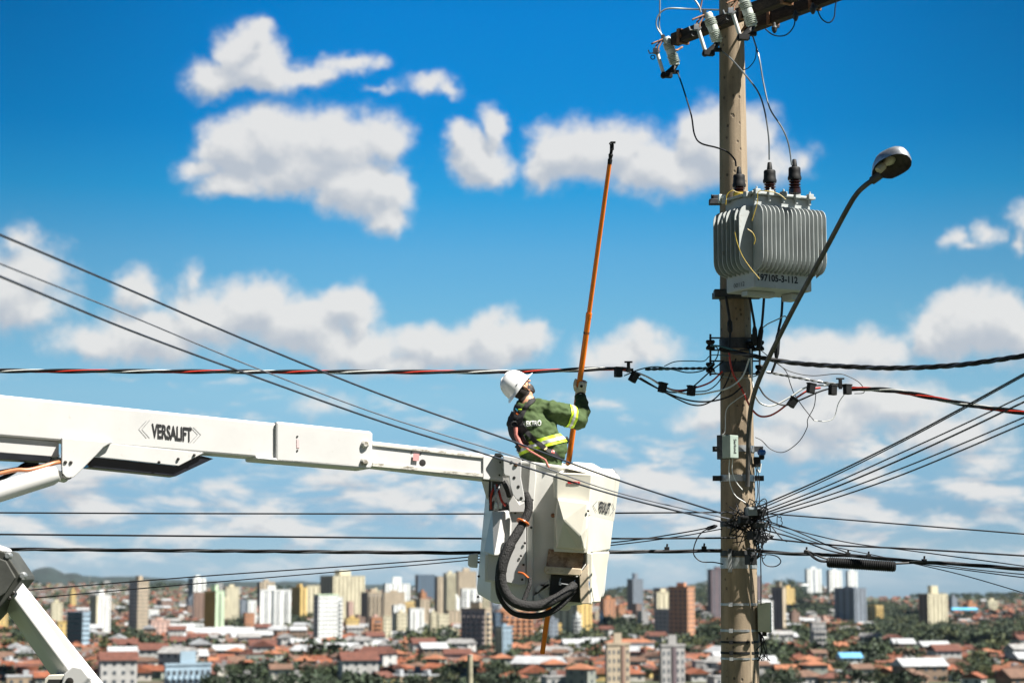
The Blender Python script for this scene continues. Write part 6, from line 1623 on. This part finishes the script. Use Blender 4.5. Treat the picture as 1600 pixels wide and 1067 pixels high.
# helmet : dome with a rim, a front peak and a crown ridge
hx, hz = fd, hu
hc2 = hc + hu * .028 - fd * .015
def hp_(a, t, s=1.0):   # a round the head from the face, t 0 rim .. 1 crown
    r = math.cos(t * math.pi / 2) ** .62
    f_, s_, u_ = .136, .120, .155
    ridge = .007 * math.exp(-(math.sin(a) / .16) ** 2) * (1 if t > .15 else 0) * min(1, t * 2)
    return hc2 + hx * math.cos(a) * r * f_ * s + hs_ * math.sin(a) * r * s_ * s + hz * (math.sin(t * math.pi / 2) * u_ * s + ridge)
q = MB(); n_ = 48; rg = []
for t in (0, .04, .12, .22, .34, .46, .58, .70, .82, .92, .985): rg.append([hp_(2 * math.pi * k / n_, t) for k in range(n_)])
rin = [[hp_(2 * math.pi * k / n_, t, .965) - hz * .002 for k in range(n_)] for t in (.0, .3, .6, .9)]
brim = []
for k in range(n_):
    a = 2 * math.pi * k / n_; fr_ = max(0, math.cos(a)) ** 2.2; bk = max(0, -math.cos(a)) ** 3
    ext_ = .012 + .050 * fr_ + .022 * bk
    d = (hx * math.cos(a) * .138 + hs_ * math.sin(a) * .112).normalized()
    brim.append(hp_(a, 0) + d * ext_ - hz * (.012 + .014 * fr_ + .012 * bk))
q.loft(list(reversed(rin)) + [[b - hz * .004 for b in brim], brim] + rg); hel = q.build('helmet', m_helm, per, smooth=50)
for s in (-1, 1):
    q = MB(); c = hc2 + hs_ * s * .108 - hx * .045 + hz * .028; q.box(c, (.030, .010, .012), M=Matrix((hx, hs_, hz)).transposed()); q.build('side_slot', m_cable_g, hel, bevel=.002)
q = MB(); q.tube([hp_(R(60), .0) - hz * .02, hc - fd * .0 - hu * .05 + hs_ * .078, hc + fd * .03 - hu * .10 + hs_ * .04], .004, 6); q.build('chin_strap', m_cable_g, hel)
# gloved right hand closed round the stick
sy0 = 604.5
S0 = st(604.5); sdir = (st(590) - st(620)).normalized()
toC = Vector((.18, -.98, .05)); toC = (toC - sdir * toC.dot(sdir)).normalized()    # back of the hand looks at the camera
lat = sdir.cross(toC).normalized()
if lat.x < 0: lat = -lat
def hpnt(l, d, u): return S0 + lat * l * 1.18 + toC * d + sdir * u * 1.18
gp = [('c', [wrR, hpnt(.012, .035, -.075)], [.040, .040]),
      ('c', [hpnt(.010, .042, -.060), hpnt(.014, .044, .0), hpnt(.010, .040, .032)], [.038, .036, .028]),
      ('c', [hpnt(.030, .036, -.045), hpnt(.032, .034, .028)], [.026, .024])]
for i, (u, L_) in enumerate(((.040, .95), (.016, 1.05), (-.009, 1.0), (-.033, .85))):   # four fingers curling round the far side
    gp.append(('c', [hpnt(.034, .030, u), hpnt(.050, .002, u + .002), hpnt(.034, -.034 * L_, u + .002), hpnt(-.002, -.044 * L_, u), hpnt(-.026 * L_, -.026, u - .002)], [.0135, .0125, .012, .0115, .0105]))
gp.append(('c', [hpnt(-.010, .036, -.035), hpnt(-.032, .022, -.005), hpnt(-.036, .004, .028), hpnt(-.030, -.012, .052)], [.019, .0165, .014, .012]))
gme = blob(gp, .0042, 'glove', 2, lambda c: noise.noise(c * 55) * .0018); finish(gme, 'glove', [m_glove], per, ORG)
q = MB(); q.tube([wrR + (hpnt(.012, .035, -.075) - wrR) * t for t in (-.45, -.2, .05, .2)], [.052, .050, .045, .042], 16); q.build('glove_cuff', m_strap, per, smooth=40)
q = MB(); q.lathe([(.001, .012), (.012, .010), (.014, 0)], hpnt(.006, .068, .022), toC, 10); q.build('glove_button', m_black, per, smooth=True)
# left hand low on the stick, behind the body
S1 = st(734)
tl = (S1 - wrL).normalized(); sw = sdir.cross(tl).normalized()
gp = [('c', [wrL, S1 - tl * .045], [.038, .036])]
for i, u in enumerate((.036, .012, -.012, -.034)):
    b0 = S1 - tl * .04 + sdir * u
    gp.append(('c', [b0, b0 + sw * .040 + tl * .02, b0 + sw * .034 + tl * .060, b0 + sw * .0 + tl * .078, b0 - sw * .024 + tl * .066], [.0135, .0125, .012, .011, .0105]))
gp.append(('c', [S1 - tl * .05 - sw * .01 + sdir * .02, S1 - sw * .036 - tl * .012 + sdir * .035, S1 - sw * .036 + tl * .016 + sdir * .048], [.018, .015, .012]))
gme = blob(gp, .0045, 'glove', 2); finish(gme, 'glove', [m_glove], per, ORG)
# ------------------------------------------------------------------ air
q = MB(); q.box((0, 8000, -10), (23000, 16900, 330))
hz = q.build('haze', m_cable, origin=(0, 0, 0)); m_hz = bpy.data.materials.new('haze_air'); m_hz.use_nodes = True
t = m_hz.node_tree; t.nodes.clear(); N = NT(t)
pv = N.n('ShaderNodeVolumePrincipled'); pv.inputs['Color'].default_value = (.62, .80, .98, 1); pv.inputs['Density'].default_value = .000012; pv.inputs['Anisotropy'].default_value = .3
oo = N.n('ShaderNodeOutputMaterial'); N.put(oo.inputs['Volume'], pv.outputs[0])
hz.data.materials.clear(); hz.data.materials.append(m_hz)
tag(hz, 'thin pale haze over the far city and hills', 'haze', kind='stuff')
